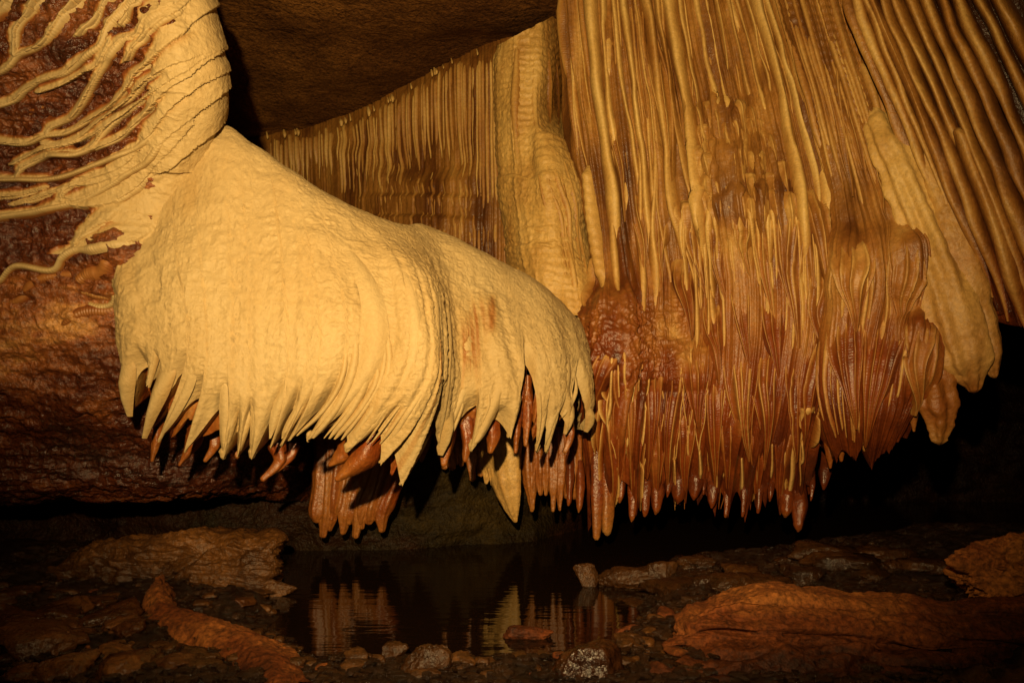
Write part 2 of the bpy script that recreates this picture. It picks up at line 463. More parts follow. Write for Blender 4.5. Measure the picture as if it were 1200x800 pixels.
# back wall: swings away behind everything
def cave_wall_back():
    xs = np.array([-9, -6, -3.6, -2.2, -0.6, 0.2, 1.6, 3.4, 5.5, 9]); ys = np.array([9.8, 9.8, 9.6, 9.2, 8.6, 8.3, 9.0, 9.6, 9.8, 9.8])
    yl = np.array([6.6, 6.5, 6.4, 6.45, 6.6, 6.9, 8.6, 9.6, 9.6, 9.4])
    x = np.linspace(-9, 9, 420)
    z = np.linspace(-0.5, 4.9, 200)
    X, Z = np.meshgrid(x, z)
    top = np.interp(X, xs, ys); lo = np.interp(X, xs, yl)
    k = sstep(0.9, 1.6, Z)
    Yy = lo * (1 - k) + top * k
    P = np.stack([X, Yy, Z], -1)
    Yy = Yy + 0.16 * fbm(P, 0.8, 5, 31) + 0.12 * fbm(P * np.array([1, 1, 2.2]), 2.0, 5, 32) + .03 * fbm(P, 9, 3, 35, ridged=True)
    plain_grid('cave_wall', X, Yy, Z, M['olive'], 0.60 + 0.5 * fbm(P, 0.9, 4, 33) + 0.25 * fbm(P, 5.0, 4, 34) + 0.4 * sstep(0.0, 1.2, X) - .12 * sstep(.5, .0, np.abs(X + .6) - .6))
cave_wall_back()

# left wall: wet brown rock below and behind the cream ribs, ending in an overhang above the pool
def left_wall():
    rows = [-60, 40, 110, 160, 230, 330, 440, 530, 568, 580, 572]
    def Yat(px, py):
        base = 4.05 + 0.42 * sstep(0, 260, py) + 0.35 * sstep(300, 560, py) + .50 * sstep(455, 585, py)
        return base + 0.9 * sstep(160, 380, px) * sstep(120, 260, py)
    cols = []
    edge = [228, 250, 258, 250, 262, 300, 345, 360, 362, 362, 362]
    for f in (-0.55, -0.25, 0.0, 0.3, 0.6, 0.85, 1.0):
        c = []
        for r, py in enumerate(rows):
            px = f * edge[r] if f > 0 else f * 300
            y = Yat(px, min(py, 560))
            if f == 1.0: y += 0.35
            if r == 9: y += 0.35
            if r == 10: y += 1.2; py = 548
            c.append((px, py, y))
        cols.append(c)
    c = []
    for r, py in enumerate(rows): c.append((edge[r] - 25, py if r < 10 else 556, Yat(edge[r], min(py, 560)) + 1.5 + (1.2 if r == 10 else 0)))
    cols.append(c)
    sh = Sheet(cols, 420, 460)
    def hi(u, v, P):
        Q = P * np.array([1, 1, 1.9])
        r = fbm(Q, 2.2, 5, 41) * 0.06 + fbm(Q, 6.0, 4, 42, ridged=True) * 0.035 + fbm(Q, 15.0, 4, 44, ridged=True) * 0.020
        return r * sstep(0.0, 0.12, 1.02 - u) * (1 - .8 * sstep(.62, .8, u) * sstep(.5, .42, v))
    def tone(u, v, P):
        px, py = proj(P)
        t = 0.46 + 0.35 * fbm(P * np.array([1, 1, 2.2]), 3.5, 5, 43) + .35 * fbm(P * np.array([1, 1, 1.6]), 1.1, 2, 47) + 0.25 * sstep(430, 550, py) + 0.10 * sstep(250, 60, py)  # darkening toward the bottom paints the shade where the wall turns under
        t -= 0.30 * np.exp(-(((px - 118) / 26)**2 + ((py - 478) / 18)**2))     # a paler patch low on the wall
        t -= 0.14 * np.exp(-(((px - 50) / 70)**2 + ((py - 390) / 40)**2))
        return t
    o = sh.mesh('cave_wall', M['wall'], None, hi, tone, kind='structure')
    sh.hi = hi
    return sh
LW = left_wall()

# ground: one sheet, sunk under the pool
def pool_depth(X, Y):
    # below zero inside the pool
    l = np.interp(Y, [3.4, 3.8, 4.3, 4.9, 5.6, 6.5], [-0.55, -1.0, -1.30, -1.55, -1.75, -2.6])
    r = np.interp(Y, [3.4, 3.8, 4.3, 4.9, 5.6, 6.5], [0.25, 0.45, 0.70, 0.75, 0.95, 3.2])
    d = np.minimum(X - l, r - X)
    return np.minimum(d, (Y - 3.75) * 0.8)
gx, gy = np.meshgrid(np.linspace(-9, 9, 620), np.concatenate([np.linspace(-3, 2.4, 30), np.linspace(2.42, 7, 460), np.linspace(7.05, 13, 60)]))
P = np.stack([gx, gy, gx * 0], -1)
pd = pool_depth(gx, gy) + 0.14 * fbm(P, 2.0, 4, 51)
gz = 0.10 - 0.24 * sstep(-0.35, 0.25, pd) + 0.05 * fbm(P, 1.4, 4, 52) + 0.035 * fbm(P, 7.0, 3, 53, ridged=True) + 0.014 * fbm(P, 22.0, 2, 54)
gz = gz + 0.10 * sstep(1.2, 3.5, gx) - 0.25 * sstep(6.3, 7.5, gy)
def ground_z(x, y):
    x, y = np.atleast_1d(x), np.atleast_1d(y)
    P = np.stack([x, y, x * 0], -1)
    pd = pool_depth(x, y) + 0.14 * fbm(P, 2.0, 4, 51)
    z = 0.10 - 0.24 * sstep(-0.35, 0.25, pd) + 0.05 * fbm(P, 1.4, 4, 52) + 0.035 * fbm(P, 7.0, 3, 53, ridged=True)
    return z + 0.10 * sstep(1.2, 3.5, x) - 0.25 * sstep(6.3, 7.5, y)
plain_grid('ground', gx, gy, gz, M['mud'], 0.45 + 0.35 * fbm(P, 2.0, 4, 55))

wx, wy = np.meshgrid(np.linspace(-7, 7, 60), np.linspace(3.0, 10.5, 60))
plain_grid('pool_water', wx, wy, wx * 0, M['water'], 0)

def pxstrand(sh, pts, w, h, name, mat, parent, **kw):
    uv = sh.uv(pts)
    nl = kw.pop('nl', 60)
    uvp = path(uv, nl)
    # smooth the looked-up path a little
    for _ in range(3): uvp[1:-1] = (uvp[:-2] + 2 * uvp[1:-1] + uvp[2:]) / 4
    Yd = sh.pos(uvp[:, 0], uvp[:, 1])[:, 1]
    s = np.linspace(0, 1, nl)
    def a(q):
        q = np.atleast_1d(np.asarray(q, float))
        return np.interp(s, np.linspace(0, 1, len(q)), q) * Yd / F
    return strand(sh, uvp[:, 0], uvp[:, 1], a(w), a(h), name, mat, parent, nl=nl, **kw)

def tongue(sh, pts, wtop, h, k, mat, parent, crest=.2, groove=.7, seed=0, rib=.36, name='drapery_fold', top=.75, nl=80, body=1.0, hood=0.0):
    """a hooded drapery that narrows to a point; its ribs draw together toward the tip"""
    def shape(s, t, w, hh):
        tt = t + .10 * n1(s * 3.0 + seed * 1.7 + 0 * t, seed) * (1 - t * t)
        ph = k * tt / 2 + .30 * n1(tt * k * .7 + seed, seed + 1)
        r = np.exp(-(np.sin(math.pi * ph) / .42) ** 2)
        r = r * (.55 + .45 * n1(np.round(ph) * 3.7 + seed, seed + 3))
        on = sstep(.02, .40, s)
        H = hh * np.where(hh > 0, (1 - t * t) ** .75, 1.0) * body - .012 * (1 - s) + w * rib * r * (1 - t ** 8) * on * (2.2 / max(1.0, k / 4.0))
        H = H + .010 * n1(s * 16 + seed + 0 * t, seed + 2) * (1 - s) * (1 - t * t)
        tn = crest + .10 * (1 - on) + (groove - crest) * (1 - r) * on + (groove - crest) * .25 * np.abs(t) ** 4
        tn = tn + .08 * n1(s * 6 + t * 2 + seed, seed + 4)
        return H, tn
    m = np.linspace(0, 1, 9)
    w = wtop * np.interp(m, [0, .12, .3, .55, .8, 1], [1.0, 1.05, 1.0, .76, .36, .08])
    hgt = h * np.interp(m, [0, .15, .35, .6, .9, 1], [-.25, .12, .42, .62, .60, .35])
    if hood: hgt = (1 - hood) * hgt + hood * h * np.interp(m, [0, .1, .25, .6, 1], [0, .8, 1.0, .6, .15])
    return pxstrand(sh, pts, w, hgt, name, mat, parent, seed=seed, nl=nl, nw=int(8 * k) + 9, sink=.012, knob=.05, taper=(0, 0), shape=shape)

# ------------------------------------------------------------------ the cream canopy
can = empty('flowstone_canopy', W(400, 400, 4.9), 'big smooth cream yellow flowstone canopy with a jagged dripping hem over the pool', 'flowstone')
cc = [  # top, then down the flow; last point lies a little beyond the longest tips
 ([(135, 262), (136, 320), (139, 380), (145, 435), (150, 505)], 4.36),
 ([(165, 226), (176, 310), (187, 390), (184, 440), (156, 526)], 4.27),
 ([(200, 192), (215, 300), (227, 395), (216, 452), (182, 538)], 4.22),
 ([(255, 150), (262, 300), (265, 415), (259, 480), (246, 552)], 4.25),
 ([(300, 178), (312, 300), (318, 415), (310, 488), (298, 552)], 4.28),
 ([(350, 208), (372, 300), (385, 400), (368, 470), (326, 545)], 4.30),
 ([(400, 238), (440, 320), (454, 410), (428, 475), (374, 545)], 4.36),
 ([(440, 257), (488, 330), (504, 420), (482, 485), (420, 550)], 4.42),
 ([(475, 267), (512, 340), (519, 430), (508, 492), (472, 582)], 4.58),
 ([(503, 269), (531, 350), (535, 430), (528, 490), (518, 548)], 4.86),
 ([(550, 291), (563, 375), (569, 445), (566, 490), (553, 548)], 4.92),
 ([(600, 315), (612, 390), (618, 445), (612, 490), (602, 545)], 5.05),
 ([(642, 342), (654, 400), (656, 450), (650, 495), (638, 548)], 5.22),
 ([(674, 374), (683, 420), (686, 460), (683, 500), (668, 548)], 5.45),
]
cols = []
def cancol(pts, Yc):
    t = pts[0]
    rows = [(t[0] + 6, t[1] + 45, Yc + 1.25), (t[0] + 1, t[1] + 4, Yc + 0.62)]
    rows += [(t[0], t[1], Yc + 0.36)]
    p = path([(q[0], q[1]) for q in pts], 9)
    off = [0.20, 0.09, 0.02, 0.0, 0.0, 0.03, 0.08, 0.15]
    for k in range(1, 9): rows.append((p[k][0], p[k][1], Yc + off[k - 1]))
    return rows
def shift_col(c, dx, dY): return [(a + dx, b, y + dY) for (a, b, y) in c]
c0 = cancol(*cc[0])
cols.append(shift_col(c0, 22, 0.75)); cols.append(shift_col(c0, 1, 0.22))
for q in cc: cols.append(cancol(*q))
cl = cancol(*cc[-1])
cols.append(shift_col(cl, 4, 0.35)); cols.append(shift_col(cl, -12, 0.9))
def can_low(u, v, P):
    px, py = proj(P)
    s = 0.030 * fbm(P * np.array([1.6, 1.6, 0.6]), 1.3, 3, 61)
    return s * sstep(0.1, 0.3, v)
CAN = Sheet(cols, 900, 520, can_low)
HEM = [(140, 440), (150, 486), (161, 433), (172, 452), (175, 441), (167, 511), (213, 432), (184, 517), (227, 471), (216, 530), (262, 479), (262, 537), (274, 512), (279, 534), (290, 500), (295, 536),
       (326, 481), (317, 525), (340, 484), (329, 522), (352, 488), (338, 517), (377, 484), (361, 515), (398, 505), (407, 528), (440, 507), (446, 542), (452, 528), (470, 567), (488, 525), (510, 464), (518, 532), (559, 480), (553, 528), (589, 498), (597, 512), (619, 418),
       (630, 528), (640, 481), (641, 529), (658, 482), (664, 508), (679, 437), (688, 505)]
huv = CAN.uv(HEM)
order = []
lastu = -1
for k, (a, b) in enumerate(huv):
    a = max(a, lastu + 0.0035); lastu = a
    order.append((a, b))
order = np.array(order)
# ease between neighbours so that notches arch and tips stay pointed
istip = np.zeros(len(order), bool)
for k in range(len(order)):
    nb = [order[j][1] for j in (k - 1, k + 1) if 0 <= j < len(order)]
    istip[k] = all(order[k][1] > b for b in nb)
uu = CAN.u[0]
hem = np.zeros_like(uu); qtip = np.zeros_like(uu)
for i, u_ in enumerate(uu):
    k = np.searchsorted(order[:, 0], u_) - 1
    if k < 0: hem[i] = order[0][1]; qtip[i] = 0.3; continue
    if k >= len(order) - 1: hem[i] = order[-1][1]; qtip[i] = 0.3; continue
    (ua, va), (ub, vb) = order[k], order[k + 1]
    f = (u_ - ua) / (ub - ua)
    if va > vb: q, lo_, hi_ = 1 - f, vb, va
    else: q, lo_, hi_ = f, va, vb
    hem[i] = lo_ + (hi_ - lo_) * (.5 * q * q * (3 - 2 * q) + .5 * q ** 2.2)
    qtip[i] = q
VB = np.linspace(0, 1, 520)[:, None] * hem[None, :]
UB = np.repeat(uu[None, :], 520, 0)
base = CAN.pos(UB, VB); NB = CAN.at(CAN.N, UB, VB)
bx, by = proj(base)
def fold_lines(U, V):
    """long soft folds sweeping down the canopy, sharpening toward the hem"""
    x = U * 46 + 0.8 * np.sin(V * 4 + U * 9)
    s = n1(x, 71) * 0.6 + 0.4 * n1(x * 2.3 + 5, 72)
    return s
right = sstep(0.30, 0.55, UB)
near = sstep(0.55, 1.0, VB / hem[None, :])
D = 0.034 * fold_lines(UB, VB) * (0.30 + 0.9 * right) * sstep(0.2, 0.5, VB)
x2 = UB * 150 + 1.2 * fbm(base, 3.0, 2, 75)
D += 0.007 * (1 - 2 * np.abs(n1(x2 * .62, 73))) * sstep(0.45, 0.95, VB) * (0.35 + 0.65 * sstep(0.36, 0.5, UB)) * sstep(0.66, 0.5, UB + 0 * VB)
D += 0.006 * (1 - 2 * np.abs(n1(x2 * 0.7 + 31, 74))) * sstep(0.4, 0.9, VB)
D -= 0.10 * (1 - qtip[None, :]) ** 1.2 * sstep(0.80, 1.0, VB / hem[None, :]) ** 1.5
# crinkled skin
Q = base * np.array([1.0, 1.0, 1.35])
wr = fbm(Q, 13.0, 3, 76, ridged=True)
D += 0.0095 * wr * sstep(0.15, 0.35, VB) * (1 - 0.5 * near) + 0.0035 * fbm(Q, 34.0, 2, 78, ridged=True)
D += 0.026 * fbm(base, 3.0, 3, 77)
# overlapping lobes: the left mass stands proud of the next one along a curved lip
PB = base + NB * D[..., None]
st = np.exp(-((bx - 562 + 0.13 * (by - 350)) / 13) ** 2) * sstep(335, 365, by) * sstep(470, 395, by) * (0.55 + 0.45 * n1(UB * 420, 79))
st2 = np.exp(-((bx - 577 + 0.05 * (by - 350)) / 5) ** 2) * sstep(340, 352, by) * sstep(400, 380, by)
toneB = 0.12 + 0.07 * fbm(base, 1.5, 3, 80) + .22 * sstep(.30, .75, n1(UB * 95 + 1.2 * fbm(base, 2.0, 2, 68), 69)) * sstep(.35, .6, VB) * sstep(.30, .55, UB) + .10 * sstep(.2, .6, fbm(base * np.array([2, 2, .7]), 1.6, 3, 67)) + 0.55 * np.clip(st, 0, 1) + 0.30 * st2
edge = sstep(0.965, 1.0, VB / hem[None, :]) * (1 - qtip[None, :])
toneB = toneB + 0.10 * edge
toneB = toneB + 0.16 * np.exp(-((bx - 450 - 0.0 * by) / 90) ** 2) * sstep(470, 530, by) * np.clip(n1(UB * 160, 81), 0, 1)
# turned-in underside, red and wet
K = 14
back = CAN.pos(uu, np.maximum(hem - 0.16, 0.5)) + np.array([0, 0.42, 0.03])
rows_u = []
tone_u = []
for k in range(1, K + 1):
    f = k / K
    w_ = f ** 0.8
    r = PB[-1] * (1 - w_) + back * w_
    r = r + np.array([0, 0.10, -0.02]) * math.sin(f * math.pi)
    r = r + NB[-1] * (0.02 * n1(uu * 260, 82) * math.sin(f * math.pi))[:, None]
    rows_u.append(r)
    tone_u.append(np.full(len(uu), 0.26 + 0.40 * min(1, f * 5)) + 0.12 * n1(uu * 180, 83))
alb = np.concatenate([np.zeros((1, 900)), np.cumsum(np.linalg.norm(np.diff(PB, axis=0), axis=-1), 0)])
link_grid('body', PB, M['cream'], can, toneB, alb, flip=CAN.flip)
# red curtains hanging just inside the hem
lowest = np.array([hem[max(0, i - 22):i + 23].max() for i in range(len(uu))])
lowest = np.convolve(np.pad(lowest, 12, 'edge'), np.ones(25) / 25, 'valid')
hin = np.maximum(hem * .45 + lowest * .55 + .022 * n1(uu * 75, 85) + .012 * n1(uu * 190, 86), hem - .02)
hin = np.minimum(hin, lowest + .01)
NI = 60
VI = (hem - .16)[None, :] + np.linspace(0, 1, NI)[:, None] * (hin - hem + .16)[None, :]
UI = np.repeat(uu[None, :], NI, 0)
BI = CAN.pos(UI, VI); NN = CAN.at(CAN.N, UI, VI)
dI = -.15 + .035 * n1(UI * 62 + .3 * n1(VI * 14, 2), 87) + .018 * (1 - 2 * np.abs(n1(UI * 120, 88))) + .008 * fbm(BI, 12.0, 3, 89)
PI_ = BI + NN * dI[..., None]
fb = PI_[-1] + np.array([0, .12, .05])
link_grid('inner_curtain', np.concatenate([PI_, fb[None]]), M['wet'], can, np.concatenate([.62 + .14 * n1(UI * 90, 90) - .12 * sstep(.35, .8, n1(UI * 62, 87)), np.full((1, len(uu)), .8)]), flip=CAN.flip)
link_grid('underside', np.concatenate([PB[-1:], np.array(rows_u)]), M['wet'], can, np.concatenate([toneB[-1:], np.array(tone_u)]), flip=CAN.flip)
# second row of points hanging inside the hem, and the rounded drip ends
def pend(parent, pts, rad, name='drip_tip', tone=(0.6, 0.55), mat='wet', **kw):
    P = [W(*p) for p in pts]
    return tube(P, [r / F * pts[min(int(i * (len(pts) - 1) / max(1, len(rad) - 1)), len(pts) - 1)][2] for i, r in enumerate(rad)], name, M[mat], parent, list(tone), **kw)
inner = [
 ([(182, 470, 4.66), (186, 500, 4.64), (178, 540, 4.62)], [9, 8, 2]), ([(230, 490, 4.70), (228, 515, 4.68), (210, 545, 4.66)], [12, 10, 2]),
 ([(325, 520, 4.75), (328, 540, 4.74), (307, 562, 4.70)], [12, 10, 3]), ([(345, 520, 4.8), (340, 535, 4.78), (318, 556, 4.74)], [9, 7, 2]),
 ([(250, 500, 4.72), (252, 520, 4.7), (240, 540, 4.68)], [10, 8, 3]), ([(275, 500, 4.7), (276, 520, 4.68), (278, 536, 4.66)], [8, 6, 3]),
 ([(440, 505, 4.66), (425, 535, 4.62), (394, 562, 4.58)], [22, 18, 3]), ([(425, 505, 4.7), (405, 530, 4.68), (386, 545, 4.66)], [18, 14, 3]),
 ([(520, 480, 5.1), (524, 510, 5.08), (520, 545, 5.05)], [14, 12, 4]), ([(500, 480, 5.1), (500, 510, 5.08), (494, 540, 5.05)], [12, 10, 3]),
 ([(545, 490, 5.15), (548, 515, 5.12), (545, 540, 5.1)], [12, 9, 3]), ([(575, 490, 5.2), (578, 512, 5.17), (574, 530, 5.15)], [14, 10, 3]),
 ([(606, 450, 5.3), (606, 490, 5.28), (604, 530, 5.26)], [8, 7, 3]), ([(618, 440, 5.32), (618, 490, 5.3), (616, 522, 5.28)], [7, 7, 3]),
 ([(665, 470, 5.55), (668, 510, 5.52), (662, 530, 5.5)], [9, 7, 3]),
]
for i, (pts, rad) in enumerate(inner):
    pend(can, pts, [r * .8 for r in rad], tone=(0.74, 0.66, 0.56), seed=i, flute=0.2, nf=4, rough=.008)
for i, (x, y, Y, r) in enumerate([(516, 527, 5.0, 5.5), (407, 525, 4.62, 5), (362, 513, 4.5, 4), (553, 524, 5.06, 5), (262, 532, 4.42, 6), (296, 532, 4.44, 6), (630, 525, 5.35, 4), (641, 526, 5.4, 4)]):
    pend(can, [(x + 1, y - 9, Y), (x, y - 3, Y - 0.01), (x - 1, y + 4, Y - 0.01)], [r * 0.5, r * 0.9, r * 0.45], tone=(0.2, 0.22), mat='cream', seed=i, nl=14)
# long folds that can be told apart on the canopy
CF = [
 ([(448, 285), (478, 330), (487, 390), (470, 450), (425, 505)], [4, 12, 14, 10, 4], [0, 5, 7, 5, 2]),
 ([(480, 275), (506, 330), (512, 390), (503, 450), (455, 508)], [4, 9, 10, 8, 4], [0, 5, 6, 5, 2]),
 ([(395, 270), (430, 330), (440, 400), (415, 460), (375, 505)], [6, 14, 16, 10, 4], [0, 3, 5, 4, 2]),
 ([(330, 300), (345, 370), (345, 430), (325, 480), (316, 515)], [5, 12, 12, 8, 3], [0, 2, 4, 4, 2]),
 ([(355, 330), (372, 400), (365, 450), (340, 495), (330, 515)], [5, 8, 8, 6, 3], [0, 2, 4, 4, 2]),
 ([(545, 330), (548, 390), (545, 450), (530, 495), (518, 524)], [4, 8, 8, 6, 3], [0, 2, 4, 4, 3]),
 ([(590, 350), (592, 410), (585, 460), (565, 505), (554, 524)], [5, 9, 9, 6, 3], [0, 3, 5, 4, 3]),
 ([(650, 380), (665, 420), (663, 455), (648, 495), (641, 522)], [4, 8, 8, 5, 3], [0, 3, 4, 4, 3]),
 ([(515, 300), (526, 360), (528, 420), (524, 470), (518, 515)], [4, 7, 8, 6, 3], [0, 3, 4, 3, 2]),
 ([(300, 430), (302, 470), (298, 505), (295, 530)], [4, 8, 6, 3], [0, 3, 4, 3]),
 ([(262, 430), (264, 480), (262, 510), (262, 532)], [4, 8, 6, 3], [0, 3, 4, 3]),
 ([(220, 400), (222, 440), (205, 480), (186, 512)], [4, 8, 6, 3], [0, 3, 4, 3]),
 ([(190, 390), (190, 440), (182, 475), (169, 505)], [4, 8, 6, 3], [0, 3, 4, 3]),
]
for i, (pts, w, h) in enumerate(CF):
    pxstrand(CAN, pts, w, h, 'drapery_fold', M['cream'], can, tone=(0.10, 0.14), seed=i, knob=0.10, sink=0.012, nw=13, p=1.3)
for k in range(len(order)):
    if not istip[k]: continue
    u_, v_ = order[k]
    L_ = rs(.16, .26)
    gap = min([abs(order[j][0] - u_) for j in (k - 1, k + 1) if 0 <= j < len(order)])
    ww = float(np.clip(gap * 2.6, .022, .055))
    strand(CAN, np.linspace(u_ + .004, u_, 40), np.linspace(v_ - L_, v_ + .004, 40), [ww * .9, ww * 1.2, ww * 1.1, ww * .7, ww * .28], [0, ww * .6, ww * 1.1, ww * 1.0, ww * .5], 'drip_tip', M['cream'], can, tone=(.10, .30), seed=260 + k, nl=40, nw=13, p=.8, sink=.022, knob=.12, taper=(.25, 0))
for i in range(22):          # fine curling flutes on the lower right of the left mass
    f = i / 21
    x0, x1 = 400 + 105 * f + rng.uniform(-4, 4), 352 + 108 * f + rng.uniform(-5, 5)
    y0 = 400 + rng.uniform(-30, 30)
    if i % 3 == 1: continue
    q_ = rs(.6, 2.0)
    pts = [(x0, y0), (x0 + 2 - 4 * (1 - f), 445), (x0 * 0.55 + x1 * 0.45, 482), (x1, 512 + 10 * f)]
    pxstrand(CAN, pts, [1.5 * q_, 3.2 * q_, 3.4 * q_, 2.0 * q_], [0, 2.2 * q_, 3.4 * q_, 2.0], 'flute', M['cream'], can, tone=(0.10, rs(.2, .38)), seed=100 + i, knob=0.2, sink=0.010, nl=40, nw=7)
for i, (x, y0, y1, dx) in enumerate([(536, 420, 505, -8), (541, 440, 512, -12), (573, 450, 500, -10), (608, 440, 495, -4), (670, 450, 490, -10), (676, 440, 480, -8), (653, 460, 515, -8), (634, 460, 520, -3)]):
    pxstrand(CAN, [(x, y0), (x, (y0 + y1) / 2), (x + dx, y1)], [1.5, 3, 2], [0, 3, 2], 'flute', M['cream'], can, tone=(0.10, 0.26), seed=140 + i, nl=30, nw=7, sink=0.010)

# ------------------------------------------------------------------ ribbed column at the left
colm = empty('flowstone_column', W(150, 200, 4.3), 'cream flowstone column with wavy toothed ribs over wet brown rock', 'flowstone')
z1 = lambda pts: [(x * 0.33757, y * 0.33757) for x, y in pts]
z4 = lambda pts: [(x * 0.33757, 260 + y * 0.33757) for x, y in pts]
RIBS = [
 (z1([(-60, 275), (0, 255), (50, 225), (75, 195), (120, 175), (160, 155), (195, 115), (230, 60), (270, 15), (310, -20)]), 5.5),
 (z1([(70, 190), (75, 115), (110, 65), (130, 20), (160, -20)]), 4),
 (z1([(-60, 390), (0, 365), (60, 345), (100, 310), (160, 275), (230, 255), (280, 215), (320, 195), (365, 165), (385, 100), (420, 60), (460, 20), (500, -20)]), 6),
 (z1([(-60, 480), (0, 490), (60, 497), (120, 492), (175, 467), (240, 460), (300, 425), (370, 380), (430, 330), (480, 260), (530, 215), (600, 150), (650, 100)]), 5.5),
 (z1([(178, 465), (190, 438), (250, 410), (285, 370), (320, 310), (370, 230), (400, 180), (440, 145), (490, 130), (530, 80), (590, 35)]), 5.5),
 (z1([(160, 497), (230, 500), (290, 475), (340, 430), (400, 380), (450, 345), (520, 280), (600, 225), (660, 200)]), 4),
 (z1([(80, 612), (95, 580), (150, 550), (200, 535), (280, 530), (320, 515), (345, 495), (390, 430), (450, 385), (550, 315), (640, 240), (710, 190)]), 5.5),
 (z1([(-60, 615), (0, 622), (90, 625), (180, 625), (270, 605), (360, 565), (430, 535), (490, 510), (530, 470), (555, 430), (600, 370), (660, 310), (745, 255)]), 6),
 (z1([(235, 705), (240, 670), (280, 640), (360, 610), (420, 585), (470, 545)]), 4),
 (z1([(-60, 775), (0, 765), (60, 755), (150, 745), (240, 712), (310, 690), (400, 645), (450, 605), (520, 555), (560, 500), (620, 430), (680, 380), (755, 310)]), 6),
 (z1([(230, 715), (330, 722), (400, 705), (440, 680), (490, 640), (530, 590)]), 4.5),
 (z1([(330, 520), (420, 480), (480, 430), (520, 390), (600, 300), (700, 215)]), 4),
 (z1([(580, 580), (620, 530), (680, 480), (740, 420)]), 4),
 (z4([(-60, 235), (0, 205), (70, 160), (180, 165), (230, 125), (280, 100), (330, 100), (400, 90), (480, 70)]), 5),
 (z4([(280, 100), (290, 70), (340, 30), (395, -5)]), 4),
 (z1([(-40, 110), (0, 70), (25, 30), (40, -20)]), 7),
 (z1([(-40, 700), (0, 690), (90, 680), (180, 655)]), 2.5),
 (z1([(150, 320), (230, 290), (300, 250), (350, 225), (400, 150)]), 2.5), (z1([(60, 570), (150, 520), (250, 500), (330, 470), (420, 400)]), 2.5), (z1([(280, 130), (340, 80), (390, 20), (420, -20)]), 3),
 (z1([(60, 720), (160, 690), (260, 650), (340, 640), (440, 600)]), 2.5), (z1([(430, 95), (500, 30), (545, -20)]), 4), (z1([(450, 210), (520, 130), (590, 70), (640, 20)]), 4),
]
def column_cover():
    """cream calcite shingled along the ribs: each rib is the lip of a skin that thins out above it"""
    step = 1.0
    X, Y = np.meshgrid(np.arange(-20, 281, step), np.arange(-24, 331, step))
    E = np.interp(Y, [-60, 20, 60, 90, 130, 160, 230], [232, 243, 256, 262, 256, 240, 170]) - X
    nz = n1((X + 2 * Y) / 17.0, 91) + .6 * vnoise(np.stack([X / 14, Y / 14, X * 0], -1), 92)
    Hm = np.full(X.shape, -1.0); Tm = np.full(X.shape, .7); Km = np.zeros(X.shape)
    for i, (pts, w) in enumerate(RIBS):
        q = path(np.array(pts), 140)
        if q[-1, 0] > 170:                      # run the lip on to the outline
            d = q[-1] - q[-8]; d /= np.linalg.norm(d)
            q = np.concatenate([q, q[-1] + d * np.arange(3, 75, 3)[:, None]])
        t = np.gradient(q, axis=0); t /= np.linalg.norm(t, axis=1, keepdims=True) + 1e-9
        if t[:, 0].mean() < 0: t = -t
        dd = np.full(X.shape, 1e9); sg = np.zeros(X.shape)
        for k in range(len(q)):
            dx, dy = X - q[k, 0], Y - q[k, 1]
            d2 = dx * dx + dy * dy
            m = d2 < dd
            dd = np.where(m, d2, dd); sg = np.where(m, dx * t[k, 1] - dy * t[k, 0], sg)
        d = np.sqrt(dd)
        up = np.where(sg > 0, d, -d)            # above the lip
        Wd = 10 + 26 * sstep(92, 40, E) + 4 * nz + 6 * nz * sstep(170, 60, E)
        Wd = np.maximum(Wd, 3)
        H = .006 + (0.052 - 0.016 * sstep(110, 20, E)) * np.clip(1 - up / Wd, 0, 1) ** 1.1
        side = np.abs(sg) > .35 * d              # beside the lip rather than past its ends
        H = np.where(up < 0, 0.045 - .045 * sstep(0, 1.8, -up) , H)
        H = np.where(side & (up < Wd), H, -1)
        H = np.where(up < -1.8, -1, H)
        better = H > Hm
        Hm = np.where(better, H, Hm)
        Tm = np.where(better, .12 + .66 * sstep(.38, .98, up / Wd + .15 * nz) * sstep(8, 55, E), Tm)
        Km = np.where(better, sstep(.2, 1.0, up / Wd) * sstep(15, 80, E), Km)
    shell = 0.014 + .012 * nz * .5
    cov = np.maximum(sstep(72, 45, E + 18 * nz), sstep(318, 350, X + .9 * Y + 14 * nz) * sstep(300, 270, Y) * sstep(115, 150, X))
    Hs = np.where(cov > 0.02, shell * cov - .03 * (1 - cov), -1)
    Tm = np.where(Hs > Hm, .14 + .45 * (1 - cov), Tm); Km = np.where(Hs > Hm, 1 - cov, Km)
    Hm = np.maximum(Hm, Hs)
    hid = -0.06
    Hm = np.maximum(Hm, hid)
    u0 = 0.0
    nu, nv = 640, 620
    uu_, vv_ = np.meshgrid(np.linspace(.12, 1, nu), np.linspace(.03, .62, nv))
    B = LW.pos(uu_, vv_); N = LW.at(LW.N, uu_, vv_)
    px, py = proj(B)
    fx_, fy_ = np.clip((px + 20) / step, 0, X.shape[1] - 1.001), np.clip((py + 24) / step, 0, X.shape[0] - 1.001)
    i, j = fx_.astype(int), fy_.astype(int); a, b = fx_ - i, fy_ - j
    bl = lambda A: (A[j, i] * (1 - a) + A[j, i + 1] * a) * (1 - b) + (A[j + 1, i] * (1 - a) + A[j + 1, i + 1] * a) * b
    h, tn, km = bl(Hm), bl(Tm), bl(Km)
    wall = LW.hi(uu_, vv_, B)
    e = np.interp(py, [-60, 20, 60, 90, 130, 160, 230], [232, 243, 256, 262, 256, 240, 170]) - px
    face = sstep(.90, .97, uu_)
    h = np.where(py > 300, hid, h) * (1 - face) + (.03 if True else 0) * face
    h = h + (h > hid + .02) * (.010 * fbm(B, 4.0, 3, 94) + .0035 * fbm(B, 26.0, 2, 95, ridged=True))
